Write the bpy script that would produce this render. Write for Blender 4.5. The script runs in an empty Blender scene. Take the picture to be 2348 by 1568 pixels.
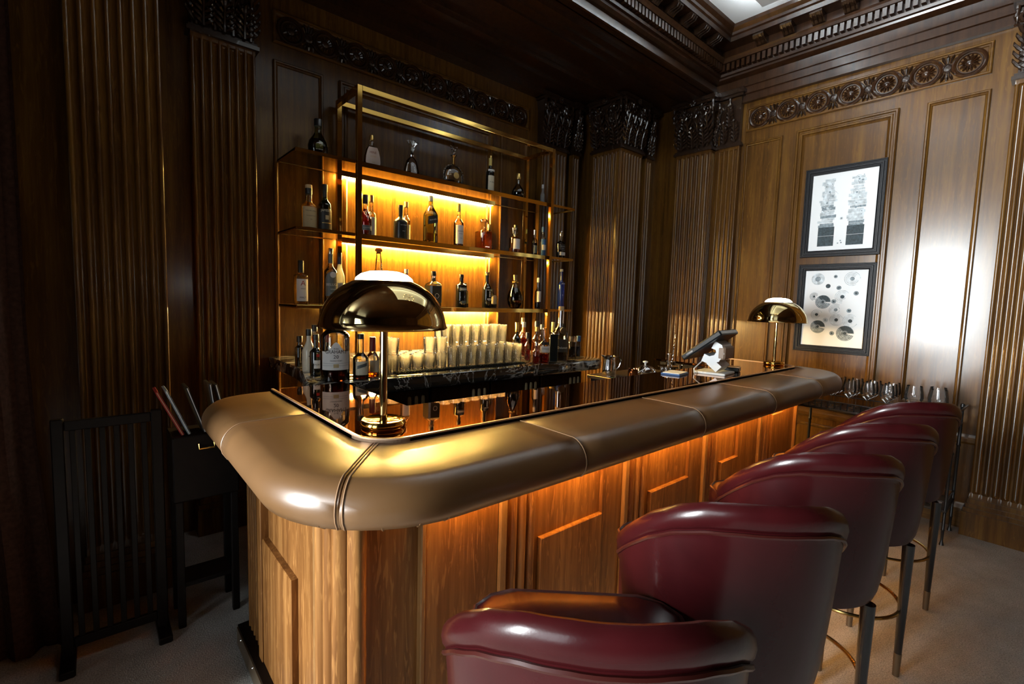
import bpy, bmesh, math, random
from math import pi, sin, cos, radians, sqrt, atan2
from mathutils import Vector, Matrix
random.seed(7)
SC = bpy.context.scene
C = SC.collection

# ------------------------------------------------------------------ camera
cam_d = bpy.data.cameras.new('camera'); cam = bpy.data.objects.new('camera', cam_d); C.objects.link(cam)
cam_d.sensor_width = 36.0; cam_d.lens = 36.0 * 1099.2336 / 2348.0
cam_d.clip_start = 0.02; cam_d.clip_end = 100
RX = Vector((0.75499326, -0.65509022, 0.02901685))      # image right in world axes
RD = Vector((-0.03306192, -0.08222409, -0.99606531))    # image down
RF = Vector((0.65489853, 0.75106325, -0.08373717))      # forward
M = Matrix.Identity(4)
for i in range(3):
    M[i][0] = RX[i]; M[i][1] = -RD[i]; M[i][2] = -RF[i]
M.translation = Vector((0, 0, 1.55))
cam.matrix_world = M
SC.camera = cam

# ------------------------------------------------------------------ world, exposure, large lights
SC.view_settings.view_transform = 'Standard'
SC.view_settings.look = 'None'
SC.view_settings.gamma = 1.0
SC.view_settings.use_curve_mapping = False
SC.view_settings.exposure = -0.2
w = bpy.data.worlds.new('world'); SC.world = w; w.use_nodes = True
w.node_tree.nodes['Background'].inputs[0].default_value = (0.62, 0.78, 1.0, 1)
w.node_tree.nodes['Background'].inputs[1].default_value = 0.8
try:
    SC.cycles.max_bounces = 12; SC.cycles.transparent_max_bounces = 40
    SC.cycles.diffuse_bounces = 4; SC.cycles.glossy_bounces = 6; SC.cycles.transmission_bounces = 8
    SC.cycles.sample_clamp_indirect = 6.0
    SC.cycles.use_denoising = True
    SC.cycles.caustics_reflective = False; SC.cycles.caustics_refractive = False
except Exception:
    pass

WIN_X = -5.0
def area(name, loc, rot, sx, sy, power, col):
    l = bpy.data.lights.new(name, 'AREA'); l.shape = 'RECTANGLE'; l.size = sx; l.size_y = sy
    l.energy = power; l.color = col
    o = bpy.data.objects.new(name, l); C.objects.link(o); o.location = loc; o.rotation_euler = rot
    return o
# daylight outside the tall window at the far end of the room (faces +X into the room)
area('daylight', (WIN_X - 0.25, 1.98, 1.75), (0, -pi/2, 0), 2.7, 1.3, 1850.0, (0.96, 0.98, 1.0))
area('daylight', (WIN_X - 0.25, -0.80, 2.0), (0, -pi/2, 0), 3.4, 2.3, 190.0, (0.93, 0.97, 1.0))  # second daylight, added for the ceiling corner and lamp reflections

# ------------------------------------------------------------------ materials
MATS = {}
def nt(name):
    m = bpy.data.materials.new(name); m.use_nodes = True; MATS[name] = m
    t = m.node_tree; b = t.nodes['Principled BSDF']
    return m, t, b
def lk(t, a, b): t.links.new(a, b)
def node(t, typ, **kw):
    n = t.nodes.new(typ)
    for k, v in kw.items():
        if k in n.inputs: n.inputs[k].default_value = v
        else: setattr(n, k, v)
    return n
def ramp(t, stops):
    n = t.nodes.new('ShaderNodeValToRGB'); e = n.color_ramp.elements
    while len(e) > 1: e.remove(e[-1])
    e[0].position = stops[0][0]; e[0].color = (*stops[0][1], 1)
    for p, c in stops[1:]:
        x = e.new(p); x.color = (*c, 1)
    return n
def coords(t, scale):
    tc = t.nodes.new('ShaderNodeTexCoord'); mp = t.nodes.new('ShaderNodeMapping')
    mp.inputs['Scale'].default_value = scale
    lk(t, tc.outputs['Object'], mp.inputs['Vector'])
    return mp.outputs['Vector']
def oak(name, dark, mid, light, rough=0.32, axis='z', fleck=0.35, coat=0.65):
    m, t, b = nt(name)
    if axis == 'z': s1, s2 = (26, 26, 1.1), (70, 70, 7)
    elif axis == 'x': s1, s2 = (1.1, 26, 26), (7, 70, 70)
    else: s1, s2 = (26, 1.1, 26), (70, 7, 70)
    n1 = node(t, 'ShaderNodeTexNoise', Scale=1.0, Detail=6.0, Roughness=0.62); lk(t, coords(t, s1), n1.inputs['Vector'])
    n2 = node(t, 'ShaderNodeTexNoise', Scale=1.0, Detail=3.0, Distortion=1.6); lk(t, coords(t, s2), n2.inputs['Vector'])
    n3 = node(t, 'ShaderNodeTexNoise', Scale=1.3, Detail=2.0); lk(t, coords(t, (1, 1, 1)), n3.inputs['Vector'])
    r1 = ramp(t, [(0.25, dark), (0.5, mid), (0.75, light)]); lk(t, n1.outputs['Fac'], r1.inputs['Fac'])
    r2 = ramp(t, [(0.56, (0, 0, 0)), (0.66, (1, 1, 1))]); lk(t, n2.outputs['Fac'], r2.inputs['Fac'])
    mx = node(t, 'ShaderNodeMixRGB', blend_type='MIX'); mx.inputs['Color2'].default_value = (*[min(1, c * 1.25) for c in light], 1)
    mul = node(t, 'ShaderNodeMath', operation='MULTIPLY'); mul.inputs[1].default_value = fleck
    lk(t, r2.outputs['Color'], mul.inputs[0]); lk(t, mul.outputs[0], mx.inputs['Fac']); lk(t, r1.outputs['Color'], mx.inputs['Color1'])
    r3 = ramp(t, [(0.3, (0.7, 0.7, 0.7)), (0.7, (1.15, 1.15, 1.15))]); lk(t, n3.outputs['Fac'], r3.inputs['Fac'])
    mm = node(t, 'ShaderNodeMixRGB', blend_type='MULTIPLY'); mm.inputs['Fac'].default_value = 1
    lk(t, mx.outputs['Color'], mm.inputs['Color1']); lk(t, r3.outputs['Color'], mm.inputs['Color2'])
    lk(t, mm.outputs['Color'], b.inputs['Base Color'])
    b.inputs['Roughness'].default_value = rough; b.inputs['Specular IOR Level'].default_value = 0.15
    b.inputs['Coat Weight'].default_value = coat; b.inputs['Coat Roughness'].default_value = 0.2
    bp = node(t, 'ShaderNodeBump', Strength=0.12, Distance=0.002); lk(t, n1.outputs['Fac'], bp.inputs['Height']); lk(t, bp.outputs['Normal'], b.inputs['Normal'])
    return m
def plain(name, col, rough=0.5, metal=0.0, coat=0.0, spec=0.5, noise=0.0, nscale=40, bump=0.0, bscale=200):
    m, t, b = nt(name)
    b.inputs['Base Color'].default_value = (*col, 1); b.inputs['Roughness'].default_value = rough
    b.inputs['Metallic'].default_value = metal; b.inputs['Coat Weight'].default_value = coat
    b.inputs['Specular IOR Level'].default_value = spec
    if noise:
        n = node(t, 'ShaderNodeTexNoise', Scale=nscale, Detail=4.0); lk(t, coords(t, (1, 1, 1)), n.inputs['Vector'])
        r = ramp(t, [(0.3, [c * (1 - noise) for c in col]), (0.7, [min(1, c * (1 + noise)) for c in col])])
        lk(t, n.outputs['Fac'], r.inputs['Fac']); lk(t, r.outputs['Color'], b.inputs['Base Color'])
    if bump:
        n = node(t, 'ShaderNodeTexNoise', Scale=bscale, Detail=3.0); lk(t, coords(t, (1, 1, 1)), n.inputs['Vector'])
        bp = node(t, 'ShaderNodeBump', Strength=bump, Distance=0.002); lk(t, n.outputs['Fac'], bp.inputs['Height']); lk(t, bp.outputs['Normal'], b.inputs['Normal'])
    return m
def thin_glass(name, tint, rough=0.02, frost=0.0, frost_col=(1, 1, 1), ior=1.5, boost=1.0):
    m = bpy.data.materials.new(name); m.use_nodes = True; MATS[name] = m
    t = m.node_tree; t.nodes.clear()
    o = t.nodes.new('ShaderNodeOutputMaterial'); tr = node(t, 'ShaderNodeBsdfTransparent'); tr.inputs['Color'].default_value = (*tint, 1)
    gl = node(t, 'ShaderNodeBsdfGlossy', Roughness=rough); gl.inputs['Color'].default_value = (1, 1, 1, 1)
    fr = node(t, 'ShaderNodeFresnel', IOR=ior); mu = node(t, 'ShaderNodeMath', operation='MULTIPLY'); mu.inputs[1].default_value = boost; mu.use_clamp = True
    lk(t, fr.outputs[0], mu.inputs[0])
    mx = node(t, 'ShaderNodeMixShader'); lk(t, mu.outputs[0], mx.inputs[0]); lk(t, gl.outputs[0], mx.inputs[2])
    if frost:
        tl = node(t, 'ShaderNodeBsdfTranslucent'); tl.inputs['Color'].default_value = (*frost_col, 1)
        df = node(t, 'ShaderNodeBsdfDiffuse'); df.inputs['Color'].default_value = (*frost_col, 1)
        ms = node(t, 'ShaderNodeMixShader', Fac=0.5); lk(t, tl.outputs[0], ms.inputs[1]); lk(t, df.outputs[0], ms.inputs[2])
        m2 = node(t, 'ShaderNodeMixShader', Fac=frost); lk(t, tr.outputs[0], m2.inputs[1]); lk(t, ms.outputs[0], m2.inputs[2])
        lk(t, m2.outputs[0], mx.inputs[1])
    else: lk(t, tr.outputs[0], mx.inputs[1])
    lk(t, mx.outputs[0], o.inputs[0])
    return m
def emit(name, col, s):
    m = bpy.data.materials.new(name); m.use_nodes = True; MATS[name] = m
    t = m.node_tree; t.nodes.clear(); o = t.nodes.new('ShaderNodeOutputMaterial'); e = node(t, 'ShaderNodeEmission', Strength=s)
    e.inputs['Color'].default_value = (*col, 1); lk(t, e.outputs[0], o.inputs[0]); return m

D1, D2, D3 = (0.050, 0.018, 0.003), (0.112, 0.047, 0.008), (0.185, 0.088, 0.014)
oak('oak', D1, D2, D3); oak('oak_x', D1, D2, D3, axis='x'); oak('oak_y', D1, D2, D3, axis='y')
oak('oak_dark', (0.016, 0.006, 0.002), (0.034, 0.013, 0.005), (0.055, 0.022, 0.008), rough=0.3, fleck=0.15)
oak('oak_bar', (0.095, 0.034, 0.009), (0.205, 0.084, 0.022), (0.35, 0.165, 0.05), rough=0.4, fleck=0.5, coat=0.2)
oak('oak_edge', (0.15, 0.07, 0.022), (0.26, 0.13, 0.045), (0.36, 0.2, 0.075), rough=0.4, coat=0.2)
plain('carve', (0.026, 0.012, 0.006), rough=0.24, coat=0.5, noise=0.3, nscale=30)
plain('brass', (0.85, 0.55, 0.14), rough=0.09, metal=1)
plain('brass_dull', (0.62, 0.42, 0.15), rough=0.22, metal=1)
plain('shade_brass', (0.80, 0.63, 0.30), rough=0.045, metal=1)
plain('copper_mirror', (0.62, 0.27, 0.10), rough=0.025, metal=1)
plain('copper_edge', (0.62, 0.42, 0.28), rough=0.3, metal=0.4)
plain('leather_tan', (0.165, 0.082, 0.031), rough=0.34, spec=0.85, noise=0.05, nscale=9, bump=0.05, bscale=420)
plain('leather_seam', (0.33, 0.19, 0.10), rough=0.4)
plain('oxblood', (0.040, 0.0045, 0.0055), rough=0.27, spec=0.4, coat=0.08, noise=0.25, nscale=6, bump=0.06, bscale=260)
plain('oxblood_piping', (0.05, 0.009, 0.007), rough=0.3, coat=0.2)
plain('leg_black', (0.012, 0.010, 0.010), rough=0.22, coat=0.5)
plain('bronze', (0.20, 0.145, 0.09), rough=0.35, metal=0.8)
plain('black_metal', (0.012, 0.012, 0.013), rough=0.35, spec=0.6)
plain('black_plastic', (0.008, 0.011, 0.013), rough=0.4, spec=0.2)
plain('white_plastic', (0.75, 0.76, 0.76), rough=0.4)
plain('grey_plastic', (0.28, 0.19, 0.13), rough=0.5)
plain('silver', (0.80, 0.80, 0.82), rough=0.12, metal=1)
plain('copper', (0.80, 0.40, 0.20), rough=0.12, metal=1)
plain('ceiling_white', (0.90, 0.92, 0.92), rough=0.8)
plain('plaster', (0.55, 0.50, 0.42), rough=0.8)
plain('curtain', (0.060, 0.028, 0.018), rough=0.9, spec=0.1, noise=0.3, nscale=60)
plain('dark_wood', (0.006, 0.0035, 0.0025), rough=0.45, spec=0.2, noise=0.3, nscale=20)
plain('frame_black', (0.010, 0.010, 0.012), rough=0.42, spec=0.22, noise=0.5, nscale=120, bump=0.2, bscale=150)
plain('paper', (0.86, 0.87, 0.88), rough=0.6)
plain('ink_dark', (0.035, 0.055, 0.065), rough=0.7, noise=0.5, nscale=90)
plain('ink_mid', (0.22, 0.27, 0.30), rough=0.7, noise=0.5, nscale=70)
plain('ink_pale', (0.58, 0.63, 0.66), rough=0.7, noise=0.35, nscale=35)
plain('label_cream', (0.78, 0.70, 0.52), rough=0.6)
plain('label_white', (0.82, 0.80, 0.77), rough=0.6)
plain('label_tan', (0.55, 0.42, 0.22), rough=0.6)
plain('label_pink', (0.76, 0.62, 0.55), rough=0.6)
plain('label_black', (0.012, 0.012, 0.012), rough=0.5)
plain('label_grey', (0.10, 0.12, 0.12), rough=0.4)
plain('label_yellow', (0.65, 0.52, 0.15), rough=0.6)
plain('label_blue', (0.03, 0.10, 0.28), rough=0.5)
plain('label_red', (0.35, 0.02, 0.02), rough=0.5)
plain('ink_text', (0.02, 0.015, 0.015), rough=0.6)
plain('ink_red', (0.28, 0.03, 0.02), rough=0.6)
plain('ink_gold', (0.65, 0.45, 0.16), rough=0.35, metal=0.6)
plain('ink_silver', (0.65, 0.66, 0.66), rough=0.4)
plain('cap_black', (0.010, 0.010, 0.011), rough=0.35)
plain('cap_white', (0.75, 0.74, 0.70), rough=0.4)
plain('cap_gold', (0.70, 0.48, 0.16), rough=0.25, metal=0.9)
plain('cap_red', (0.18, 0.012, 0.02), rough=0.35)
plain('cap_blue', (0.01, 0.025, 0.09), rough=0.35)
plain('cap_wood', (0.42, 0.20, 0.08), rough=0.45)
plain('cork', (0.55, 0.38, 0.20), rough=0.8)
plain('cap_orange', (0.55, 0.16, 0.03), rough=0.4)
plain('bottle_black', (0.006, 0.007, 0.006), rough=0.07, coat=0.6)
plain('bottle_matte', (0.008, 0.010, 0.009), rough=0.32)
plain('bottle_white', (0.72, 0.66, 0.52), rough=0.25, coat=0.3)
plain('bottle_cobalt', (0.008, 0.02, 0.16), rough=0.08, coat=0.6)
thin_glass('glass', (0.93, 0.94, 0.93), boost=1.6)
thin_glass('crystal', (0.88, 0.88, 0.86), boost=2.4)
thin_glass('glass_wine', (0.97, 0.975, 0.975), boost=1.3, frost=0.05)
thin_glass('glass_tumbler', (0.95, 0.95, 0.93), frost=0.19, frost_col=(1.0, 0.97, 0.92), boost=1.8)
thin_glass('glass_pane', (0.95, 0.97, 0.97))
thin_glass('glass_bronze', (0.50, 0.27, 0.11), boost=1.8)
thin_glass('glass_green', (0.10, 0.26, 0.03), boost=1.4)
thin_glass('glass_olive', (0.55, 0.58, 0.28), boost=1.4)
thin_glass('glass_frosted', (0.75, 0.78, 0.80), rough=0.2, frost=0.5, frost_col=(0.72, 0.72, 0.70))
thin_glass('liquid_amber', (0.62, 0.24, 0.03), boost=0.8, frost=0.12, frost_col=(0.8, 0.3, 0.04))
thin_glass('liquid_gold', (0.85, 0.62, 0.24), boost=0.8, frost=0.12, frost_col=(0.9, 0.6, 0.2))
thin_glass('liquid_red', (0.36, 0.05, 0.015), boost=0.8, frost=0.12, frost_col=(0.4, 0.05, 0.02))
thin_glass('liquid_dark', (0.10, 0.02, 0.01), boost=0.8)
WARM = (1.0, 0.50, 0.10)
emit('led_shelf', (1.0, 0.60, 0.13), 1300.0)
emit('led_low', (1.0, 0.66, 0.24), 2700.0)
emit('led_bar', (1.0, 0.46, 0.09), 235.0)
emit('lamp_opal', (1.0, 0.95, 0.86), 30.0)
emit('led_fill', (0.88, 0.96, 1.0), 150.0)  # added fill for the ceiling corner
emit('bulb', (1.0, 0.80, 0.52), 14.0)

m, t, b = nt('marble')
vec = coords(t, (1, 1, 1))
n1 = node(t, 'ShaderNodeTexNoise', Scale=3.2, Detail=8.0, Roughness=0.6, Distortion=2.2); lk(t, vec, n1.inputs['Vector'])
r1 = ramp(t, [(0.485, (0.012, 0.013, 0.013)), (0.5, (0.42, 0.41, 0.38)), (0.515, (0.012, 0.013, 0.013))]); lk(t, n1.outputs['Fac'], r1.inputs['Fac'])
n2 = node(t, 'ShaderNodeTexNoise', Scale=2.4, Detail=3.0, Distortion=3.0); lk(t, coords(t, (1.0, 1.6, 2.0)), n2.inputs['Vector'])
r2 = ramp(t, [(0.5, (0.012, 0.013, 0.013)), (0.54, (0.20, 0.20, 0.18)), (0.6, (0.34, 0.32, 0.27)), (0.66, (0.02, 0.02, 0.02))]); lk(t, n2.outputs['Fac'], r2.inputs['Fac'])
sx = node(t, 'ShaderNodeSeparateXYZ'); lk(t, vec, sx.inputs[0])
mr = node(t, 'ShaderNodeMapRange'); mr.inputs['From Min'].default_value = 2.45; mr.inputs['From Max'].default_value = 2.75; lk(t, sx.outputs['X'], mr.inputs['Value'])
ml = node(t, 'ShaderNodeMapRange'); ml.inputs['From Min'].default_value = 1.05; ml.inputs['From Max'].default_value = 0.95; lk(t, sx.outputs['X'], ml.inputs['Value'])
ad = node(t, 'ShaderNodeMath', operation='ADD'); ad.use_clamp = True; lk(t, mr.outputs[0], ad.inputs[0]); lk(t, ml.outputs[0], ad.inputs[1])
mx = node(t, 'ShaderNodeMixRGB'); lk(t, ad.outputs[0], mx.inputs['Fac']); lk(t, r1.outputs['Color'], mx.inputs['Color1']); lk(t, r2.outputs['Color'], mx.inputs['Color2'])
lk(t, mx.outputs['Color'], b.inputs['Base Color']); b.inputs['Roughness'].default_value = 0.08; b.inputs['Coat Weight'].default_value = 0.4

m, t, b = nt('carpet')
n1 = node(t, 'ShaderNodeTexNoise', Scale=5.0, Detail=8.0, Roughness=0.75); lk(t, coords(t, (1, 1, 1)), n1.inputs['Vector'])
n2 = node(t, 'ShaderNodeTexNoise', Scale=170.0, Detail=2.0); lk(t, coords(t, (1, 1, 1)), n2.inputs['Vector'])
r1 = ramp(t, [(0.3, (0.42, 0.40, 0.36)), (0.7, (0.58, 0.56, 0.52))]); lk(t, n1.outputs['Fac'], r1.inputs['Fac'])
r2 = ramp(t, [(0.3, (0.6, 0.6, 0.6)), (0.7, (1.1, 1.1, 1.1))]); lk(t, n2.outputs['Fac'], r2.inputs['Fac'])
mx = node(t, 'ShaderNodeMixRGB', blend_type='MULTIPLY'); mx.inputs['Fac'].default_value = 1; lk(t, r1.outputs['Color'], mx.inputs['Color1']); lk(t, r2.outputs['Color'], mx.inputs['Color2'])
lk(t, mx.outputs['Color'], b.inputs['Base Color']); b.inputs['Roughness'].default_value = 0.95; b.inputs['Specular IOR Level'].default_value = 0.1
bp = node(t, 'ShaderNodeBump', Strength=0.6, Distance=0.004); lk(t, n2.outputs['Fac'], bp.inputs['Height']); lk(t, bp.outputs['Normal'], b.inputs['Normal'])

# ------------------------------------------------------------------ lettering, made once
TXT = {}
def make_texts(items):
    tmp = []
    for s in items:
        cu = bpy.data.curves.new('t', 'FONT'); cu.body = s; cu.size = 1.0; cu.align_x = 'CENTER'; cu.align_y = 'CENTER'; cu.resolution_u = 2
        o = bpy.data.objects.new('t', cu); C.objects.link(o); tmp.append((s, o, cu))
    bpy.context.view_layer.update()
    dg = bpy.context.evaluated_depsgraph_get()
    for s, o, cu in tmp:
        me = bpy.data.meshes.new_from_object(o.evaluated_get(dg))
        vs = [tuple(v.co) for v in me.vertices]; fs = [tuple(p.vertices) for p in me.polygons]
        x = [v[0] for v in vs]; TXT[s] = (vs, fs, max(x) - min(x), (max(x) + min(x)) / 2)
        bpy.data.meshes.remove(me)
    for s, o, cu in tmp:
        bpy.data.objects.remove(o); bpy.data.curves.remove(cu)
make_texts(['HINE', 'ANTIQUE', 'XO', 'JAMESON', 'THE BALVENIE', 'DOUBLEWOOD', '12', 'DALMORE', 'BELUGA', 'GOLD', "W & J", "GRAHAM'S", '20',
            'TAWNY PORT', 'A', 'ARRAN', 'GREY GOOSE', 'P. KING', 'GLENFARCLAS', '1990', 'OCTOMORE', 'BLUE LABEL', 'HENNESSY', 'WOODFORD', 'RESERVE',
            'VODKA', 'PORT', 'Delamain', 'HIGHLAND', 'MALT'])

# ------------------------------------------------------------------ mesh helpers
class MB:
    def __init__(s): s.v = []; s.f = []; s.m = []
    def add(s, vs, fs, mi=0):
        k = len(s.v); s.v += [tuple(p) for p in vs]; s.f += [tuple(i + k for i in f) for f in fs]; s.m += [mi] * len(fs); return s
    def box(s, x0, x1, y0, y1, z0, z1, mi=0):
        return s.add([(x0,y0,z0),(x1,y0,z0),(x1,y1,z0),(x0,y1,z0),(x0,y0,z1),(x1,y0,z1),(x1,y1,z1),(x0,y1,z1)],
                     [(0,3,2,1),(4,5,6,7),(0,1,5,4),(1,2,6,5),(2,3,7,6),(3,0,4,7)], mi)
    def loft(s, rings, closed=True, cap0=True, cap1=True, mi=0):
        n = len(rings[0]); vs = [p for r in rings for p in r]; fs = []
        for i in range(len(rings) - 1):
            for j in range(n if closed else n - 1):
                a, b = i * n + j, i * n + (j + 1) % n
                fs.append((a, b, b + n, a + n))
        if closed and cap0: fs.append(tuple(range(n - 1, -1, -1)))
        if closed and cap1: fs.append(tuple((len(rings) - 1) * n + j for j in range(n)))
        return s.add(vs, fs, mi)
    def lathe(s, prof, seg=20, c=(0, 0, 0), sy=1.0, sq=0.0, mi=0, fn=None):
        rings = []
        for r, z in prof:
            ring = []
            for j in range(seg):
                a = 2 * pi * (j + (0.5 if sq else 0)) / seg; ca, sa = cos(a), sin(a); k = r
                if sq: k = r * (1 - sq) + r * sq * min(1 / max(abs(ca), 1e-6), 1 / max(abs(sa), 1e-6), 1.32)
                if fn: k *= fn(a, z)
                ring.append((c[0] + k * ca, c[1] + k * sa * sy, c[2] + z))
            rings.append(ring)
        return s.loft(rings, True, prof[0][0] > 1e-5, prof[-1][0] > 1e-5, mi)
    def tube(s, pts, r, seg=8, closed=False, mi=0):
        pts = [Vector(p) for p in pts]; n = len(pts); rings = []
        prev = None
        for i, p in enumerate(pts):
            if closed: d = pts[(i + 1) % n] - pts[i - 1]
            else: d = pts[min(i + 1, n - 1)] - pts[max(i - 1, 0)]
            d.normalize()
            u = prev if prev is not None else (Vector((0, 0, 1)) if abs(d.z) < 0.9 else Vector((1, 0, 0)))
            u = (u - d * u.dot(d))
            if u.length < 1e-5: u = Vector((1, 0, 0)) - d * d.x
            u.normalize(); prev = u; v = d.cross(u)
            rr = r[i] if isinstance(r, (list, tuple)) else r
            rings.append([tuple(p + u * (rr * cos(2 * pi * j / seg)) + v * (rr * sin(2 * pi * j / seg))) for j in range(seg)])
        if closed: rings.append(rings[0]); return s.loft(rings, True, False, False, mi)
        return s.loft(rings, True, True, True, mi)
    def prism(s, poly, fn, d0, d1, mi=0):
        """poly: 2D list; fn(a, b, d) -> xyz"""
        return s.loft([[fn(a, b, d0) for a, b in poly], [fn(a, b, d1) for a, b in poly]], True, True, True, mi)
    def xf(s, mat):
        s.v = [tuple(mat @ Vector(p)) for p in s.v]; return s
    def mesh(s, name, mats, smooth=False, weld=False):
        me = bpy.data.meshes.new(name); me.from_pydata(s.v, [], s.f)
        for m_ in mats: me.materials.append(MATS[m_])
        if len(mats) > 1: me.polygons.foreach_set('material_index', s.m)
        bm = bmesh.new(); bm.from_mesh(me)
        if weld: bmesh.ops.remove_doubles(bm, verts=bm.verts, dist=1e-5)
        bmesh.ops.recalc_face_normals(bm, faces=bm.faces)
        bm.to_mesh(me); bm.free()
        if smooth:
            me.polygons.foreach_set('use_smooth', [True] * len(me.polygons))
            if smooth != 'all':
                try: me.set_sharp_from_angle(angle=radians(42))
                except Exception: pass
        me.update(); return me
    def build(s, name, mat, parent=None, smooth=False, weld=False):
        return put(name, s.mesh(name, [mat] if isinstance(mat, str) else mat, smooth, weld), parent)
def put(name, me, parent=None, loc=None, rotz=None):
    o = bpy.data.objects.new(name, me); C.objects.link(o); o.parent = parent
    if loc is not None: o.location = loc
    if rotz is not None: o.rotation_euler = (0, 0, rotz)
    return o
def tag(o, label, cat, group=None):
    o['label'] = label; o['category'] = cat
    if group: o['group'] = group
    return o
def thing(name, label, cat, loc=(0, 0, 0), rotz=0, group=None):
    o = bpy.data.objects.new(name, None); C.objects.link(o); o.location = loc; o.rotation_euler = (0, 0, rotz)
    o.empty_display_size = 0.05
    return tag(o, label, cat, group)
def struct(o, label=None):
    o['kind'] = 'structure'
    if label: o['label'] = label
    return o
def sempty(name, label=None, loc=(0, 0, 0)):
    o = bpy.data.objects.new(name, None); C.objects.link(o); o.location = loc; return struct(o, label)
def dup(root, loc, rotz=None, label=None, group=None):
    r = root.copy(); C.objects.link(r); r.location = loc
    if rotz is not None: r.rotation_euler = (0, 0, rotz)
    if label: r['label'] = label
    if group: r['group'] = group
    for ch in list(root.children):
        c_ = ch.copy(); C.objects.link(c_); c_.parent = r
        for g in list(ch.children):
            d = g.copy(); C.objects.link(d); d.parent = c_
    return r
def bb(x0, x1, y0, y1, z0, z1, bev=0.004):
    """bevelled box as a bmesh-free loft: chamfered in all directions"""
    mb = MB(); b_ = min(bev, (x1 - x0) / 3, (y1 - y0) / 3, (z1 - z0) / 3)
    def ring(i, z): 
        return [(x0 + b_ + i, y0 + i, z), (x1 - b_ - i, y0 + i, z), (x1 - i, y0 + b_ + i, z), (x1 - i, y1 - b_ - i, z), (x1 - b_ - i, y1 - i, z), (x0 + b_ + i, y1 - i, z), (x0 + i, y1 - b_ - i, z), (x0 + i, y0 + b_ + i, z)]
    return mb.loft([ring(b_ * 0.6, z0), ring(0, z0 + b_), ring(0, z1 - b_), ring(b_ * 0.6, z1)])

# plane maps: (s, t, h) -> world; h = height out of the wall
def MR(x): return lambda s, t, h: (x - h, s, t)          # faces -X
def MBk(y): return lambda s, t, h: (s, y - h, t)          # faces -Y
def frame_rings(fn, s0, s1, t0, t1, prof):
    """prof: list of (inset, height); mitred rectangular moulding"""
    mb = MB(); rings = [[fn(s0 + i, t0 + i, h), fn(s1 - i, t0 + i, h), fn(s1 - i, t1 - i, h), fn(s0 + i, t1 - i, h)] for i, h in prof]
    return mb.loft(rings, True, False, False)
MOULD = [(0, 0), (0, 0.016), (0.006, 0.022), (0.014, 0.022), (0.018, 0.012), (0.026, 0.008), (0.03, 0)]
MOULD_W = [(0, 0), (0, 0.02), (0.008, 0.028), (0.018, 0.028), (0.024, 0.016), (0.034, 0.016), (0.04, 0.022), (0.05, 0.022), (0.056, 0.008), (0.066, 0.002), (0.07, 0)]
def slab(fn, s0, s1, t0, t1, h0, h1, mi=0, mb=None):
    mb = mb or MB()
    return mb.add([fn(s0,t0,h0),fn(s1,t0,h0),fn(s1,t1,h0),fn(s0,t1,h0),fn(s0,t0,h1),fn(s1,t0,h1),fn(s1,t1,h1),fn(s0,t1,h1)],
                  [(0,3,2,1),(4,5,6,7),(0,1,5,4),(1,2,6,5),(2,3,7,6),(3,0,4,7)], mi)

# ================================================================== ROOM
XW, YW, YP, ZC = 4.75, 3.62, 3.0, 4.1
struct(MB().box(-5.2, 5.0, -4.2, 3.9, -0.1, 0.0).build('floor', 'carpet'), 'grey beige carpet floor')
cl = struct(MB().box(-5.2, 5.0, -4.2, 2.46, ZC + 0.03, ZC + 0.13).build('ceiling', 'oak_dark'), 'ceiling with white plaster field and dark oak surround')
MB().box(1.2, 4.62, 0.35, 2.46, ZC, ZC + 0.03).build('plaster_field', 'ceiling_white', cl)
struct(MB().box(-5.2, 5.0, YW, YW + 0.2, 0, ZC + 0.1).build('wall_back', 'oak'), 'dark oak panelled wall behind the bottle shelves')
struct(MB().box(XW, XW + 0.2, -4.2, 3.9, 0, ZC + 0.1).build('wall_right', 'oak'), 'oak panelled wall with the two framed prints')
struct(MB().box(-5.2, 5.0, -4.2, -4.0, 0, ZC + 0.1).build('wall_front', 'oak_dark'))
wl = MB()
wl.box(-5.2, -5.0, -4.2, -1.9, 0, ZC + 0.1); wl.box(-5.2, -5.0, 0.3, 1.37, 0, ZC + 0.1); wl.box(-5.2, -5.0, 2.6, 3.9, 0, ZC + 0.1)
for ya, yb, za, zb in ((1.37, 2.6, 0.4, 3.1), (-1.9, 0.3, 0.3, 3.7)):
    wl.box(-5.2, -5.0, ya, yb, 0, za); wl.box(-5.2, -5.0, ya, yb, zb, ZC + 0.1)
struct(wl.build('wall_left', 'oak_dark'))
for wn, ya, yb, za, zb in ((1, 1.37, 2.6, 0.4, 3.1), (2, -1.9, 0.3, 0.3, 3.7)):  # window two is an added source for ceiling corner and lamp reflections
    win = sempty('window_%d' % wn, 'tall window at the far end')
    wf = MB(); nv = 2 if wn == 1 else 3; dy = (yb - ya - 0.05) / nv; dz = (zb - za - 0.05) / 3
    for k in range(nv + 1): wf.box(-5.14, -5.06, ya + dy * k, ya + dy * k + 0.05, za, zb)
    for k in range(4): wf.box(-5.14, -5.06, ya, yb, za + dz * k, za + dz * k + 0.05)
    wf.build('window_frame', 'ceiling_white', win)
    for k in range(nv):
        for q in range(3):
            MB().box(-5.105, -5.095, ya + dy * k + 0.05, ya + dy * (k + 1), za + dz * q + 0.05, za + dz * (q + 1)).build('pane', 'glass_pane', win)
# unseen wall added to block window light from the dark side
struct(MB().box(-1.1, -0.95, 1.92, 3.03, 0, ZC).build('wall_blocker', 'oak_dark'))
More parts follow.
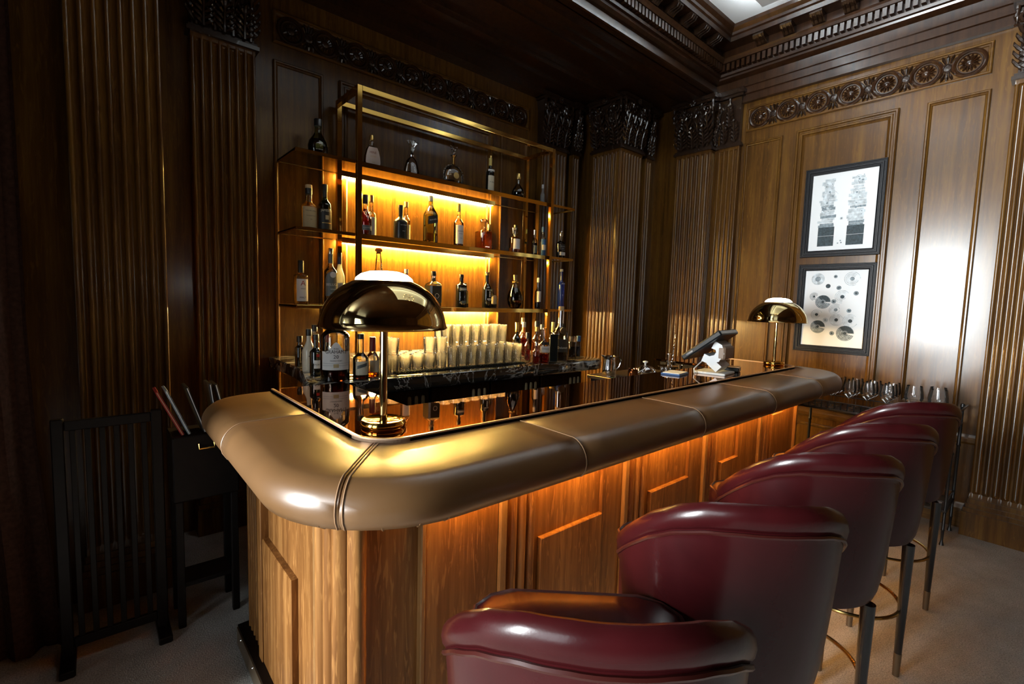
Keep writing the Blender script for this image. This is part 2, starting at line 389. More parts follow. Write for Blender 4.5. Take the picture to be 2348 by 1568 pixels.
# piers either side of the recess, and the thickened corner of the right wall
struct(MB().box(-0.95, 0.25, YP + 0.09, YW, 0, 3.62).build('wall_pier_1', 'oak'))
struct(MB().box(4.06, XW, YP + 0.09, YW, 0, 3.62).build('wall_pier_2', 'oak'))
struct(MB().box(4.71, XW, 2.2, YP + 0.09, 0, 3.62).build('wall_corner', 'oak'))
# deep beam over the recess with its moulded soffit
bm_ = sempty('beam', 'dark oak beam over the bar recess')
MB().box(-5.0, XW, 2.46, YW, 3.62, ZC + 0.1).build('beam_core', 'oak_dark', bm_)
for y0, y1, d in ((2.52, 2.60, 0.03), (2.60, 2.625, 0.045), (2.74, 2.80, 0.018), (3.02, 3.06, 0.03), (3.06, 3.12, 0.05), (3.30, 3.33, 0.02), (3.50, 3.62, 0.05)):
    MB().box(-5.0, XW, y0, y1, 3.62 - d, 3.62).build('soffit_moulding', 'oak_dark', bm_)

# ---- entablature: profile (height above z0, projection) swept along the wall
ENT = [(3.49, 0.0), (3.49, 0.045), (3.555, 0.045), (3.56, 0.06), (3.62, 0.06), (3.625, 0.072), (3.640, 0.072), (3.645, 0.03), (3.72, 0.03), (3.73, 0.05),
       (3.745, 0.075), (3.76, 0.08), (3.765, 0.10), (3.785, 0.105), (3.79, 0.09), (3.86, 0.09), (3.865, 0.14), (3.885, 0.15), (3.90, 0.16),
       (3.905, 0.12), (3.98, 0.12), (3.985, 0.25), (4.02, 0.255), (4.03, 0.27), (4.05, 0.275), (4.075, 0.30), (4.1, 0.31), (4.1, 0.0)]
tr = sempty('trim_1', 'carved dark oak cornice above the framed prints')
MB().prism([(z, p) for z, p in ENT], lambda a, b_, d: (XW - 0.005 - b_, d, a), -4.0, 2.46).build('cornice_moulding', 'oak_dark', tr)
me_d = MB().box(-0.05, 0, -0.014, 0.014, 0, 0.062).mesh('dentil', ['oak_dark'])
y = 2.33
while y > -0.75:
    put('dentil', me_d, tr, (XW - 0.094, y, 3.795)); y -= 0.046
def modillion_mesh():
    mb = MB(); prof = [(0, 0), (0.13, 0), (0.135, -0.02), (0.12, -0.038), (0.095, -0.045), (0.07, -0.05), (0.04, -0.07), (0, -0.075)]
    mb.prism(prof, lambda a, b_, d: (-a, d, b_), -0.045, 0.045)
    for y_ in (-0.03, 0, 0.03): mb.tube([(-0.02, y_, -0.07), (-0.07, y_, -0.054), (-0.12, y_, -0.042), (-0.136, y_, -0.02)], 0.006, 5)
    return mb.mesh('modillion', ['carve'])
me_m = modillion_mesh()
y = 1.98
while y > -0.9:
    put('modillion', me_m, tr, (XW - 0.118, y, 3.982)); y -= 0.225
tr = sempty('trim_2', 'carved dark oak cornice along the beam')
YB = 2.45
MB().prism([(z, p) for z, p in ENT if z > 3.615] + [(3.62, 0.0)], lambda a, b_, d: (d, YB + 0.02 - b_, a), -5.0, XW).build('cornice_moulding', 'oak_dark', tr)
x = 4.62
while x > 2.4:
    put('dentil', me_d, tr, (x, YB - 0.068, 3.795), pi / 2); x -= 0.046
x = 4.30
while x > 2.2:
    put('modillion', me_m, tr, (x, YB - 0.098, 3.982), pi / 2); x -= 0.225
# added fill light: a white lip and strip hung to brighten the ceiling corner
tr = sempty('trim_3', 'added white fill light trough under the ceiling')
for nm, pr_, mt_ in (('fill_lip', [(-0.05, -0.142), (0.05, -0.142), (0.06, -0.13), (0.06, -0.11), (0.05, -0.11), (0.045, -0.13), (-0.045, -0.13), (-0.05, -0.11), (-0.06, -0.11), (-0.06, -0.13)], 'ceiling_white'),
                     ('fill_strip', [(-0.012, -0.1295), (0.012, -0.1295), (0.012, -0.122), (-0.012, -0.122)], 'led_fill')):
    MB().loft([[(4.07 + a, 0.4, ZC + b_) for a, b_ in pr_], [(4.07 + a, 1.74 + a, ZC + b_) for a, b_ in pr_], [(1.25, 1.74 + a, ZC + b_) for a, b_ in pr_]], True).build(nm, mt_, tr)
for x_, y_ in ((4.07, 0.9), (4.07, 1.4), (3.6, 1.74), (2.8, 1.74), (2.0, 1.74)):
    MB().tube([(x_, y_, ZC - 0.135), (x_, y_, ZC)], 0.006, 6).build('fill_hanger', 'ceiling_white', tr)

# ---- fluted pilasters with carved capitals
def shaft_mesh(wd, n, dep, z0, z1):
    fl = wd / (n + (n + 1) * 0.72); fi = 0.72 * fl; gd = fl * 0.42
    zs = [(z0, 0), (z0 + 0.002, 0.35), (z0 + fl * 0.2, 0.75), (z0 + fl * 0.5, 1), (z1 - fl * 0.5, 1), (z1 - fl * 0.2, 0.75), (z1 - 0.002, 0.35), (z1, 0)]
    zs = [(z0 - 0.04, 0)] + zs + [(z1 + 0.03, 0)]
    rings = []
    for z, k in zs:
        r = [(-wd / 2, 0, z)]
        x_ = -wd / 2
        for i in range(n):
            r += [(x_ + fi * (1 - cos(pi * q / 6)) / 2, -dep + fi * 0.42 * k * (1 - sin(pi * q / 6)), z) for q in range(7)]; x_ += fi
            for q in range(1, 6):
                a = pi * q / 6; r.append((x_ + fl * (1 - cos(a)) / 2, -dep + (fi * 0.42 + gd * sin(a)) * k, z))
            x_ += fl
        r += [(x_ + (wd / 2 - x_) * (1 - cos(pi * q / 6)) / 2, -dep + fi * 0.42 * k * (1 - sin(pi * q / 6)), z) for q in range(7)] + [(wd / 2, 0, z)]
        rings.append(r)
    return MB().loft(rings, True).mesh('shaft', ['oak'], True)
def leaf_mesh(wd, h, curl):
    """acanthus leaf: midrib, paired lobes and a curled tip, all carved solid"""
    mb = MB()
    def out_(v): return 0.012 + curl * v ** 2.2
    mb.tube([(0, -out_(v) - 0.004, h * v) for v in (0, 0.25, 0.5, 0.75, 0.92)] + [(0, -out_(1) - 0.012, h * 0.97), (0, -out_(1) - 0.022, h * 0.90)], [0.010, 0.009, 0.008, 0.009, 0.013, 0.014, 0.006], 6)
    for k in range(5):
        v0 = 0.06 + 0.17 * k; hw = wd * (0.50 if k < 3 else 0.42 - 0.08 * (k - 3))
        for sg in (-1, 1):
            mb.tube([(sg * 0.004, -out_(v0), h * v0), (sg * hw * 0.55, -out_(v0) - 0.010, h * (v0 + 0.10)), (sg * hw * 0.95, -out_(v0) - 0.004, h * (v0 + 0.21)), (sg * hw * 1.0, -out_(v0) - 0.016, h * (v0 + 0.25))], [0.005, 0.012, 0.009, 0.003], 5)
    return mb.mesh('leaf', ['carve'], True)
def spiral(r0, turns, r_t, n=22):
    pts = []; rad = []
    for i in range(n):
        k = i / (n - 1); a = pi / 2 + turns * 2 * pi * k; r = r0 * (1 - 0.86 * k)
        pts.append((r * cos(a), -0.006 * k * 2, r * sin(a))); rad.append(r_t * (1 - 0.45 * k))
    return MB().tube(pts, rad, 6)
LEAF1 = leaf_mesh(0.115, 0.19, 0.045); LEAF2 = leaf_mesh(0.105, 0.30, 0.06); LEAFS = leaf_mesh(0.07, 0.2, 0.03)
VOL = spiral(0.058, 1.9, 0.013).mesh('volute', ['carve'], True)
def blossom():
    mb = MB()
    for i in range(6):
        a = 2 * pi * i / 6; mb.lathe([(0, 0), (0.014, 0.006), (0.016, 0.014), (0, 0.022)], 6, (0.02 * cos(a), 0.02 * sin(a), 0))
    mb.lathe([(0, 0), (0.012, 0.02), (0, 0.032)], 6)
    return mb.xf(Matrix.Rotation(pi / 2, 4, 'X')).mesh('blossom', ['carve'], True)
BLO = blossom()
FINIAL = MB().lathe([(0, 0), (0.008, 0), (0.014, 0.015), (0.007, 0.03), (0.016, 0.05), (0.02, 0.07), (0.009, 0.09), (0.013, 0.105), (0.013, 0.13), (0, 0.13)], 8).mesh('finial', ['carve'], True)
SH = {}
NP = [10]
def pilaster(cx, cy, ang, wd, n, label, z_low=0.30, dep=0.09, cap=True):
    """face centre (cx, cy); ang 0 faces -Y, -pi/2 faces -X; origin sits dep behind the face"""
    k = (round(wd, 3), n, dep)
    p = sempty('trim_%d' % NP[0], label); NP[0] += 1
    p.location = (cx + dep * sin(-ang) * 1.0, cy + dep * cos(ang), 0); p.rotation_euler = (0, 0, ang)
    if k not in SH: SH[k] = shaft_mesh(wd, n, dep, z_low, 3.07)
    put('shaft', SH[k], p)
    ba = MB()
    ba.box(-wd / 2 - 0.03, wd / 2 + 0.03, -dep - 0.04, 0, 0, 0.17); ba.box(-wd / 2 - 0.022, wd / 2 + 0.022, -dep - 0.03, 0, 0.17, 0.20)
    ba.box(-wd / 2 - 0.012, wd / 2 + 0.012, -dep - 0.018, 0, 0.20, 0.23); ba.box(-wd / 2 - 0.006, wd / 2 + 0.006, -dep - 0.008, 0, 0.23, 0.262)
    ba.build('base', 'oak', p)
    ca = MB()
    ca.box(-wd / 2 - 0.02, wd / 2 + 0.02, -dep - 0.022, 0, 3.095, 3.118); ca.box(-wd / 2 - 0.01, wd / 2 + 0.01, -dep - 0.012, 0, 3.118, 3.135)
    ca.loft([[(-wd / 2 * s, -dep - o, z), (wd / 2 * s, -dep - o, z), (wd / 2 * s, 0, z), (-wd / 2 * s, 0, z)] for z, s, o in ((3.13, 0.96, 0), (3.45, 0.97, 0.0), (3.52, 1.06, 0.02), (3.54, 1.1, 0.03))])
    ca.box(-wd / 2 - 0.03, wd / 2 + 0.03, -dep - 0.05, 0, 3.545, 3.57); ca.box(-wd / 2 - 0.045, wd / 2 + 0.045, -dep - 0.065, 0, 3.57, 3.60)
    ca.box(-wd / 2 - 0.02, wd / 2 + 0.02, -dep - 0.03, 0, 3.60, 3.63)
    c_ = ca.build('capital', 'carve', p)
    if wd > 0.3:
        for i in range(4): put('leaf', LEAF2, c_, ((i - 1.5) * wd / 3.6, -dep, 3.135))
        for i in range(3): put('leaf', LEAF1, c_, ((i - 1) * wd / 3.2, -dep - 0.012, 3.135))
        for s in (-1, 1):
            v = put('volute', VOL, c_, (s * wd * 0.40, -dep - 0.05, 3.475)); v.scale = (s, 1, 1)
            v = put('volute', VOL, c_, (s * wd * 0.12, -dep - 0.035, 3.47)); v.scale = (-s * 0.7, 0.8, 0.7)
            put('finial', FINIAL, c_, (s * (wd / 2 + 0.02), -dep - 0.045, 3.42))
            put('leaf', LEAFS, c_, (s * wd * 0.27, -dep - 0.02, 3.33))
        put('blossom', BLO, c_, (0, -dep - 0.055, 3.565))
    else:
        for i in (-1, 1): put('leaf', LEAFS, c_, (i * wd * 0.25, -dep, 3.135))
        put('leaf', LEAFS, c_, (0, -dep - 0.012, 3.28))
        put('finial', FINIAL, c_, (0, -dep - 0.03, 3.42))
    return p
H_ = -pi / 2
pilaster(0.108, YP, 0, 0.35, 7, 'fluted oak pilaster on the unlit pier beside the curtain')
pilaster(0.655, 3.53, 0, 0.35, 7, 'fluted oak pilaster on the back wall, dark side of the shelves')
pilaster(3.585, 3.53, 0, 0.35, 7, 'fluted oak pilaster on the back wall behind the shelf end')
pilaster(3.875, 3.50, 0, 0.09, 2, 'narrow fluted pilaster in the recess corner', dep=0.06)
pilaster(3.97, 3.185, H_, 0.35, 7, 'fluted face of the pier turned to the recess')
pilaster(4.155, YP, 0, 0.35, 7, 'fluted face of the pier turned to the room')
pilaster(4.50, YP + 0.03, 0, 0.10, 2, 'narrow fluted pilaster in the room corner', dep=0.06)
pilaster(4.62, 2.60, H_, 0.37, 7, 'broad fluted pilaster behind the till')
pilaster(4.68, 2.41 + 0.0, 0, 0.08, 3, 'narrow fluted return of the broad pilaster', dep=0.04)
pilaster(4.695, 2.27, H_, 0.2, 4, 'slim fluted pilaster beside the panelling', dep=0.04)
pilaster(4.62, 0.165, H_, 0.35, 7, 'fluted pilaster beside the glass trolley')

# ---- wall panels
def wall_panels(parent, fn, panels, frieze, nros, s_rng, mat, matrail):
    for s0, s1, t0, t1, wide in panels:
        frame_rings(fn, s0, s1, t0, t1, MOULD_W if wide else MOULD).build('panel_moulding', mat, parent)
        i = 0.07 if wide else 0.03
        slab(fn, s0 + i, s1 - i, t0 + i, t1 - i, -0.001, 0.002).build('panel', mat, parent)
    s0, s1, t0, t1 = frieze
    frame_rings(fn, s0, s1, t0, t1, MOULD).build('frieze_moulding', matrail, parent)
    h = t1 - t0; step = (s1 - s0) / nros; r = min(step * 0.42, h * 0.42); tc = (t0 + t1) / 2
    for i in range(nros):
        sc_ = s0 + step * (i + 0.5)
        mb = MB(); 
        pts = [(sc_ + r * 0.93 * cos(2 * pi * q / 28), tc + r * 0.93 * sin(2 * pi * q / 28)) for q in range(28)]
        mb.tube([fn(a, b_, 0.010) for a, b_ in pts], r * 0.13, 6, True)
        mb.tube([fn(sc_ + r * 0.72 * cos(2 * pi * q / 24), tc + r * 0.72 * sin(2 * pi * q / 24), 0.006) for q in range(24)], r * 0.07, 5, True)
        for q in range(14):
            a = 2 * pi * q / 14
            mb.tube([fn(sc_ + r * k * cos(a), tc + r * k * sin(a), hh) for k, hh in ((0.26, 0.008), (0.42, 0.018), (0.6, 0.008))], [r * 0.05, r * 0.09, r * 0.05], 5)
        rings = []
        for k, hh in ((0.27, 0.0), (0.26, 0.012), (0.16, 0.02), (0.02, 0.022)):
            rings.append([fn(sc_ + r * k * cos(2 * pi * q / 14), tc + r * k * sin(2 * pi * q / 14), hh) for q in range(14)])
        mb.loft(rings, True, False, True)
        mb.build('rosette', mat + '_rel' if False else 'oak_dark', parent, True)
        if i < nros - 1:
            sm = sc_ + step / 2
            mb = MB()
            rings = [[fn(sm + r * k * cos(2 * pi * q / 12), tc + r * k * sin(2 * pi * q / 12), hh) for q in range(12)] for k, hh in ((0.36, 0), (0.36, 0.014), (0.24, 0.02), (0.22, 0.012), (0.02, 0.014))]
            mb.loft(rings, True, False, True)
            for up in (1, -1):
                for q in range(5):
                    a = pi / 2 + (q - 2) * 0.36
                    mb.tube([fn(sm + r * k * cos(a), tc + up * r * k * sin(a), hh) for k, hh in ((0.4, 0.006), (0.75, 0.016), (1.06, 0.006))], [r * 0.05, r * 0.11, r * 0.03], 5)
            mb.build('leaf_spray', 'carve', parent, True)
wp = sempty('trim_4', 'oak panelling and carved frieze behind the framed prints')
fr_ = MR(XW)
wall_panels(wp, fr_, [(1.80, 2.135, 0.86, 3.115, 0), (0.965, 1.685, 0.86, 3.125, 1), (0.46, 0.80, 0.86, 3.115, 0), (-0.9, -0.2, 0.86, 3.115, 0)], (0.47, 2.135, 3.22, 3.44), 7, None, 'oak', 'oak_y')
MB().prism([(0.62, 0), (0.62, 0.02), (0.635, 0.03), (0.66, 0.03), (0.67, 0.018), (0.69, 0.015), (0.69, 0)], lambda a, b_, d: (XW - b_, d, a), -4.0, 2.2).build('dado_rail', 'oak_y', wp)
for s0, s1 in ((1.80, 2.135), (0.965, 1.685), (0.46, 0.80)):
    frame_rings(fr_, s0, s1, 0.26, 0.56, MOULD).build('panel_moulding', 'oak', wp)
bs = struct(MB().prism([(0, 0), (0, 0.03), (0.12, 0.03), (0.14, 0.02), (0.17, 0.012), (0.18, 0)], lambda a, b_, d: (XW - b_, d, a), -4.0, 2.2).build('baseboard_right', 'oak_y'), 'moulded oak baseboard')
wp = sempty('trim_5', 'oak panelling and carved frieze behind the bottle shelves')
fb = MBk(YW)
wall_panels(wp, fb, [(0.955, 1.285, 0.86, 3.12, 0), (1.40, 2.84, 0.86, 3.12, 1), (2.94, 3.28, 0.86, 3.12, 0)], (0.955, 3.28, 3.23, 3.44), 10, None, 'oak', 'oak_x')

# ================================================================== BAR COUNTER
ZL = 1.118          # leather surface
ZG = 1.126          # copper mirror surface
bar = thing('bar_counter', 'oak bar counter with padded tan leather edge and copper mirror top', 'bar counter')
def arc(cx, cy, r, a0, a1, n): return [(cx + r * cos(radians(a0 + (a1 - a0) * i / n)), cy + r * sin(radians(a0 + (a1 - a0) * i / n))) for i in range(n + 1)]
def lin(p, q, n): return [(p[0] + (q[0] - p[0]) * i / n, p[1] + (q[1] - p[1]) * i / n) for i in range(n + 1)]
XO, YO, XR = 0.30, 0.955, 4.15      # outer edges of the padding
XI, YI, XQ = 0.585, 1.28, 4.02      # inner edges (glass border)
RO, RI = 0.38, 0.13
# stations: list of (outer, inner) point pairs, grouped in upholstered sections
def pairs(o, i): return list(zip(o, i))
sec = []
# back end of the short arm (rounded) down to the first seam
o_ = [(XI, 2.305)] + lin((0.50, 2.305), (0.43, 2.305), 2) + arc(XO + 0.13, 2.175, 0.13, 90, 180, 6)[1:] + lin((XO, 2.175), (XO, 1.79), 4)[1:]
i_ = [(XI, 2.305)] * 2 + [(XI, 2.30)] * 2 + [(XI, 2.29 - 0.02 * k) for k in range(6)] + lin((XI, 2.17), (XI, 1.79), 4)[1:]
sec.append(pairs(o_, i_[:len(o_)]))
sec.append(pairs(lin((XO, 1.79), (XO, YO + RO), 5) + arc(XO + RO, YO + RO, RO, 180, 225, 6)[1:], lin((XI, 1.79), (XI, YI + RI), 5) + arc(XI + RI, YI + RI, RI, 180, 225, 6)[1:]))
sec.append(pairs(arc(XO + RO, YO + RO, RO, 225, 270, 6) + lin((XO + RO, YO), (1.162, YO), 5)[1:], arc(XI + RI, YI + RI, RI, 225, 270, 6) + lin((XI + RI, YI), (1.162, YI), 5)[1:]))
for x0, x1 in ((1.162, 1.934), (1.934, 2.694), (2.694, 3.43)):
    sec.append(pairs(lin((x0, YO), (x1, YO), 6), lin((x0, YI), (x1, YI), 6)))
RR = 0.36
sec.append(pairs(lin((3.43, YO), (XR - RR, YO), 3) + arc(XR - RR, YO + RR, RR, 270, 360, 10)[1:] + lin((XR, YO + RR), (XR, 2.15), 5)[1:],
                 lin((3.43, YI), (3.89, YI), 3) + arc(3.89, YI + 0.13, 0.13, 270, 360, 10)[1:] + lin((XQ, YI + 0.13), (XQ, 2.15), 5)[1:]))
PADP = [(1.0, 0.0, -0.03), (1.0, 0.0, 0.0), ]     # filled below
def pad_ring(o, i, pinch):
    ox, oy = o; ix, iy = i; L = sqrt((ix - ox) ** 2 + (iy - oy) ** 2) or 1e-6; ux, uy = (ix - ox) / L, (iy - oy) / L
    rr = min(0.075, L * 0.6 + 0.02); pts = []
    prof = [(L, -0.02), (L, -0.004), (L - 0.006, 0.0), (L * 0.6 + rr * 0.4, 0.001), (max(rr, L * 0.45), 0.0)]
    for k in range(1, 9):
        a = radians(90 + 11.25 * k); prof.append((rr + rr * cos(a), -rr + rr * sin(a)))
    prof += [(0.004, -0.095), (0.018, -0.118), (0.05, -0.13), (L, -0.13)]
    for d, z in prof: pts.append((ox + ux * (d + pinch * 0.5), oy + uy * (d + pinch * 0.5), ZL + z - (pinch if z > -0.1 else -pinch * 0.3)))
    return pts
for st in sec:
    rings = []
    n = len(st)
    for k, (o, i) in enumerate(st): rings.append(pad_ring(o, i, 0.004 if (k in (0, n - 1)) else 0.0))
    # tighten the ends: insert near-end rings
    def mixp(a, b_, f): return tuple(a[q] * (1 - f) + b_[q] * f for q in range(2))
    r2 = [rings[0], pad_ring(mixp(st[0][0], st[1][0], 0.06), mixp(st[0][1], st[1][1], 0.06), 0.0)] + rings[1:-1] + [pad_ring(mixp(st[-1][0], st[-2][0], 0.06), mixp(st[-1][1], st[-2][1], 0.06), 0.0), rings[-1]]
    MB().loft(r2, True, True, True).build('leather_pad', 'leather_tan', bar, True)
seam_at = [sec[1][0], sec[2][0], sec[3][0], sec[4][0], sec[5][0], sec[6][0]]
for k, (o, i) in enumerate(seam_at):
    ps = pad_ring(o, i, 0.0)[2:-1]
    if k == 1:
        for off in (-0.009, 0.009):
            MB().tube([(p[0] + off * 0.7, p[1] - off * 0.7, p[2] + 0.0005) for p in ps], 0.0022, 5).build('seam', 'leather_seam', bar, True)
    else: MB().tube([(p[0], p[1], p[2] - 0.0005) for p in ps], 0.0022, 5).build('seam', 'leather_seam', bar, True)
# gathered tucks under the corner of the padding
for a in (200, 216, 240, 254, 266):
    cx, cy = XO + RO + (RO - 0.02) * cos(radians(a)), YO + RO + (RO - 0.02) * sin(radians(a))
    ux, uy = -cos(radians(a)), -sin(radians(a))
    MB().tube([(cx - ux * 0.012, cy - uy * 0.012, ZL - 0.088), (cx, cy, ZL - 0.112), (cx + ux * 0.02, cy + uy * 0.02, ZL - 0.129)], [0.002, 0.006, 0.003], 6).build('tuck', 'leather_tan', bar, True)
# copper mirror top, U shaped
XN, YN, XN2 = 0.925, 1.685, 3.40
out = [(XI, 2.305), (XI, YI + RI)] + arc(XI + RI, YI + RI, RI, 180, 270, 8)[1:] + [(3.89, YI)] + arc(3.89, YI + 0.13, 0.13, 270, 360, 8)[1:] + [(XQ, 2.15)]
inn = [(XN2, 2.15), (XN2, YN), (XN, YN), (XN, 2.325), (XI + 0.02, 2.305)]
g = 0.004
MB().prism([(x_ , y_) for x_, y_ in out + inn[:-1] ], lambda a, b_, d: (a, b_, d), ZG - 0.012, ZG).build('mirror_top', 'copper_mirror', bar)
def strip(path, h0, h1, wd):
    mb = MB(); rings = []
    P2 = [Vector(p) for p in path]
    for i, p in enumerate(P2):
        d = (P2[min(i + 1, len(P2) - 1)] - P2[max(i - 1, 0)]).normalized(); nrm = Vector((d.y, -d.x))
        a, b_ = p + nrm * wd, p
        rings.append([(a.x, a.y, h0), (a.x, a.y, h1 - 0.002), ((a.x * 0.8 + b_.x * 0.2), (a.y * 0.8 + b_.y * 0.2), h1), (b_.x, b_.y, h1), (b_.x, b_.y, h0)])
    return mb.loft(rings, True, True, True)
strip(out, ZG - 0.015, ZG + 0.005, -0.012).build('mirror_trim', 'copper_edge', bar, True)
# under-structure
core = MB()
core.box(0.62, 0.9, 1.3, 2.3, 0.12, ZG - 0.02); core.box(0.62, 3.62, 1.3, 1.66, 0.12, ZG - 0.02); core.box(3.42, 3.62, 1.3, 2.1, 0.12, ZG - 0.02)
core.box(0.44, 0.62, 1.1, 2.3, ZL - 0.128, ZL - 0.02); core.box(0.62, 3.92, 1.1, 1.3, ZL - 0.128, ZL - 0.02); core.box(3.62, 4.0, 1.3, 2.1, ZL - 0.128, ZG - 0.02)
core.build('carcass', 'dark_wood', bar)
YF, XL, XE, ZT = 1.20, 0.487, 3.70, ZL - 0.13
ff = MBk(YF); fl_ = MR(XL)
slab(ff, XL + 0.002, XE, 0.0, ZT, -0.1, 0.0).build('front_board', 'oak_bar', bar)
slab(fl_, YF + 0.03, 2.28, 0.0, ZT, -0.13, 0.0).build('end_board', 'oak_bar', bar)
MB().box(XE - 0.08, XE, YF, 2.1, 0, ZT).build('end_board', 'oak_bar', bar)
# reeded strips: each reed a half round
def reed(fn, s, wd, h, t0=0.0, t1=None, mat='oak_bar'):
    t1 = ZT if t1 is None else t1
    prof = [(wd / 2 * cos(pi * q / 6), h * sin(pi * q / 6)) for q in range(7)]
    return MB().prism(prof, lambda a, b_, d: fn(s + a, d, b_), t0, t1).build('reed', mat, bar, True)
def lath(fn, s0, s1, t0, t1, h, mat='oak_bar', name='panel_board'):
    mb = MB(); b_ = 0.003
    mb.loft([[fn(s0 + i, t0 + i, hh), fn(s1 - i, t0 + i, hh), fn(s1 - i, t1 - i, hh), fn(s0 + i, t1 - i, hh)] for i, hh in ((0, -0.001), (0, h - b_), (b_, h))], True, False, True)
    return mb.build(name, mat, bar)
PIT = 0.69
for b_i in range(4):
    s0 = 1.0 + PIT * b_i
    lath(ff, s0 - 0.004, s0 + 0.024, 0, ZT, 0.030, 'oak_edge', 'edge_lath')
    for q in range(3): reed(ff, s0 + 0.068 + 0.043 * q, 0.034, 0.022)
# bay boards, interlocking raised panels
lath(ff, 0.715, 0.995, 0, ZT, 0.018); lath(ff, 0.70, 0.716, 0, ZT, 0.022, 'oak_edge', 'edge_lath')
lath(ff, 1.197, 1.55, 0, 0.695, 0.020); lath(ff, 1.55, 1.686, 0, ZT, 0.014)
lath(ff, 1.905, 2.24, 0, 0.695, 0.020); lath(ff, 2.24, 2.376, 0, ZT, 0.014)
lath(ff, 2.595, 2.80, 0, 0.695, 0.020); lath(ff, 2.80, 3.066, 0, ZT, 0.014)
lath(ff, 3.29, 3.47, 0, 0.87, 0.014); lath(ff, 3.47, XE - 0.012, 0, ZT, 0.008); lath(ff, XE - 0.02, XE + 0.006, 0, ZT, 0.026, 'oak_edge', 'edge_lath')
# short end of the bar
for q in range(3): reed(fl_, 1.235 + 0.066 * q, 0.050, 0.03)
lath(fl_, 1.40, 1.415, 0, ZT, 0.02, 'oak_edge', 'edge_lath')
lath(fl_, 1.62, 1.98, 0, 0.60, 0.024)
lath(fl_, 1.98, 2.03, 0, ZT, 0.03)
for q in range(6): reed(fl_, 2.06 + 0.038 * q, 0.026, 0.018)
for s in (XL, ): reed(MBk(YF), 0.512, 0.05, 0.03)
MB().box(XL - 0.055, XL - 0.001, YF - 0.02, 2.29, 0, 0.09).build('skirting', 'dark_wood', bar)
kp = MB().box(XL - 0.06, XL - 0.055, 1.25, 2.28, 0.01, 0.085).build('kick_plate', 'bronze', bar)
sm_ = MB().lathe([(0, 0), (0.006, 0.001), (0.004, 0.004), (0, 0.005)], 8).xf(Matrix.Rotation(-pi / 2, 4, 'Y')).mesh('screw', ['silver'], True)
for y_ in (1.4, 1.7, 2.0, 2.2): put('screw', sm_, kp, (XL - 0.06, y_, 0.07))
# light strip tucked under the padding
MB().box(0.75, 3.62, YF - 0.055, YF - 0.043, ZL - 0.140, ZL - 0.134).build('light_strip', 'led_bar', bar)
MB().box(0.70, 3.66, YF - 0.075, YF - 0.06, ZL - 0.150, ZL - 0.129).build('light_strip_lip', 'dark_wood', bar)

# ================================================================== BACK COUNTER
ZK = 1.120
cab = thing('back_counter', 'black marble worktop with white veins under the bottle shelves', 'worktop')
plan = [(0.90, YW - 0.03), (0.90, 3.10), (0.893, 2.95), (0.872, 2.82), (0.84, 2.68), (0.805, 2.55), (0.788, 2.47), (0.784, 2.42), (0.795, 2.38), (0.825, 2.35), (0.88, 2.342), (1.2, 2.342), (1.7, 2.342), (2.2, 2.342), (2.7, 2.342), (2.93, 2.342), (2.99, 2.355), (3.03, 2.39), (3.045, 2.44), (3.03, 2.52), (2.99, 2.64), (2.95, 2.78), (2.93, 2.94), (2.93, YW - 0.03)]
pl = [(x_, y_) for x_, y_ in plan]
ctr = Vector((1.9, 2.9))
def inset(d): return [(x_ - (x_ - ctr.x) / 1.1 * d, y_ - (y_ - ctr.y) / 0.65 * d if y_ < 3.5 else y_) for x_, y_ in pl]
MB().loft([[(x_, y_, ZK - 0.075) for x_, y_ in inset(0.012)], [(x_, y_, ZK - 0.065) for x_, y_ in pl], [(x_, y_, ZK - 0.008) for x_, y_ in pl], [(x_, y_, ZK) for x_, y_ in inset(0.008)]], True).build('worktop', 'marble', cab, True)
CW = 0.46
for k in range(4):
    x0 = 1.04 + CW * k
    u = thing('back_cabinet', ['dark oak cabinet below the rounded marble end and port bottles', 'dark oak cabinet under the marble, second from the port bottles', 'dark oak cabinet under the marble, third from the port bottles', 'dark oak cabinet under the marble nearest the till'][k], 'cabinet', (x0, 2.45, 0), 0, 'cabinets under the marble worktop')
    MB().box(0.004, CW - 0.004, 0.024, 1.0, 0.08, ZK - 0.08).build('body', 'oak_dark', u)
    d = bb(0.01, CW - 0.01, 0.0, 0.022, 0.1, ZK - 0.10, 0.003).build('door', 'oak_dark', u)
    for q in range(3):
        rp = MB().lathe([(0, 0), (0.009, 0.004), (0.011, 0.02), (0.011, 0.22), (0.009, 0.236), (0, 0.24)], 10, (CW - 0.14 + 0.045 * q, 0.0, 0.745)).build('pull_rib', 'label_tan', d, True)
    MB().box(0.004, CW - 0.004, 0.05, 0.9, 0, 0.08).build('plinth', 'dark_wood', u)

# ================================================================== BOTTLE SHELVES
SX0, SX1, SY0, SY1 = 0.97, 3.56, 3.205, 3.60
PX0, PX1 = 1.372, 3.215
SZ = (2.467, 1.985, 1.490)
she = thing('bottle_shelf_unit', 'tall brass framed shelf unit with bronze glass shelves and strip lights', 'shelf unit')
def bar_box(x0, x1, y0, y1, z0, z1, name): return bb(x0, x1, y0, y1, z0, z1, 0.0015).build(name, 'brass', she)
T = 0.034
for px in (PX0, PX1):
    for y0 in (SY0 - 0.03, SY1 - 0.075):
        bar_box(px - T / 2, px + T / 2, y0, y0 + T, ZK + 0.001, 2.95, 'post')
    bar_box(px - T / 2, px + T / 2, SY0 - 0.03 + T, SY1 - 0.075, 2.95 - T, 2.95, 'side_rail')
for y0 in (SY0 - 0.03, SY1 - 0.075): bar_box(PX0 + T / 2, PX1 - T / 2, y0, y0 + T, 2.95 - T, 2.95, 'top_rail')
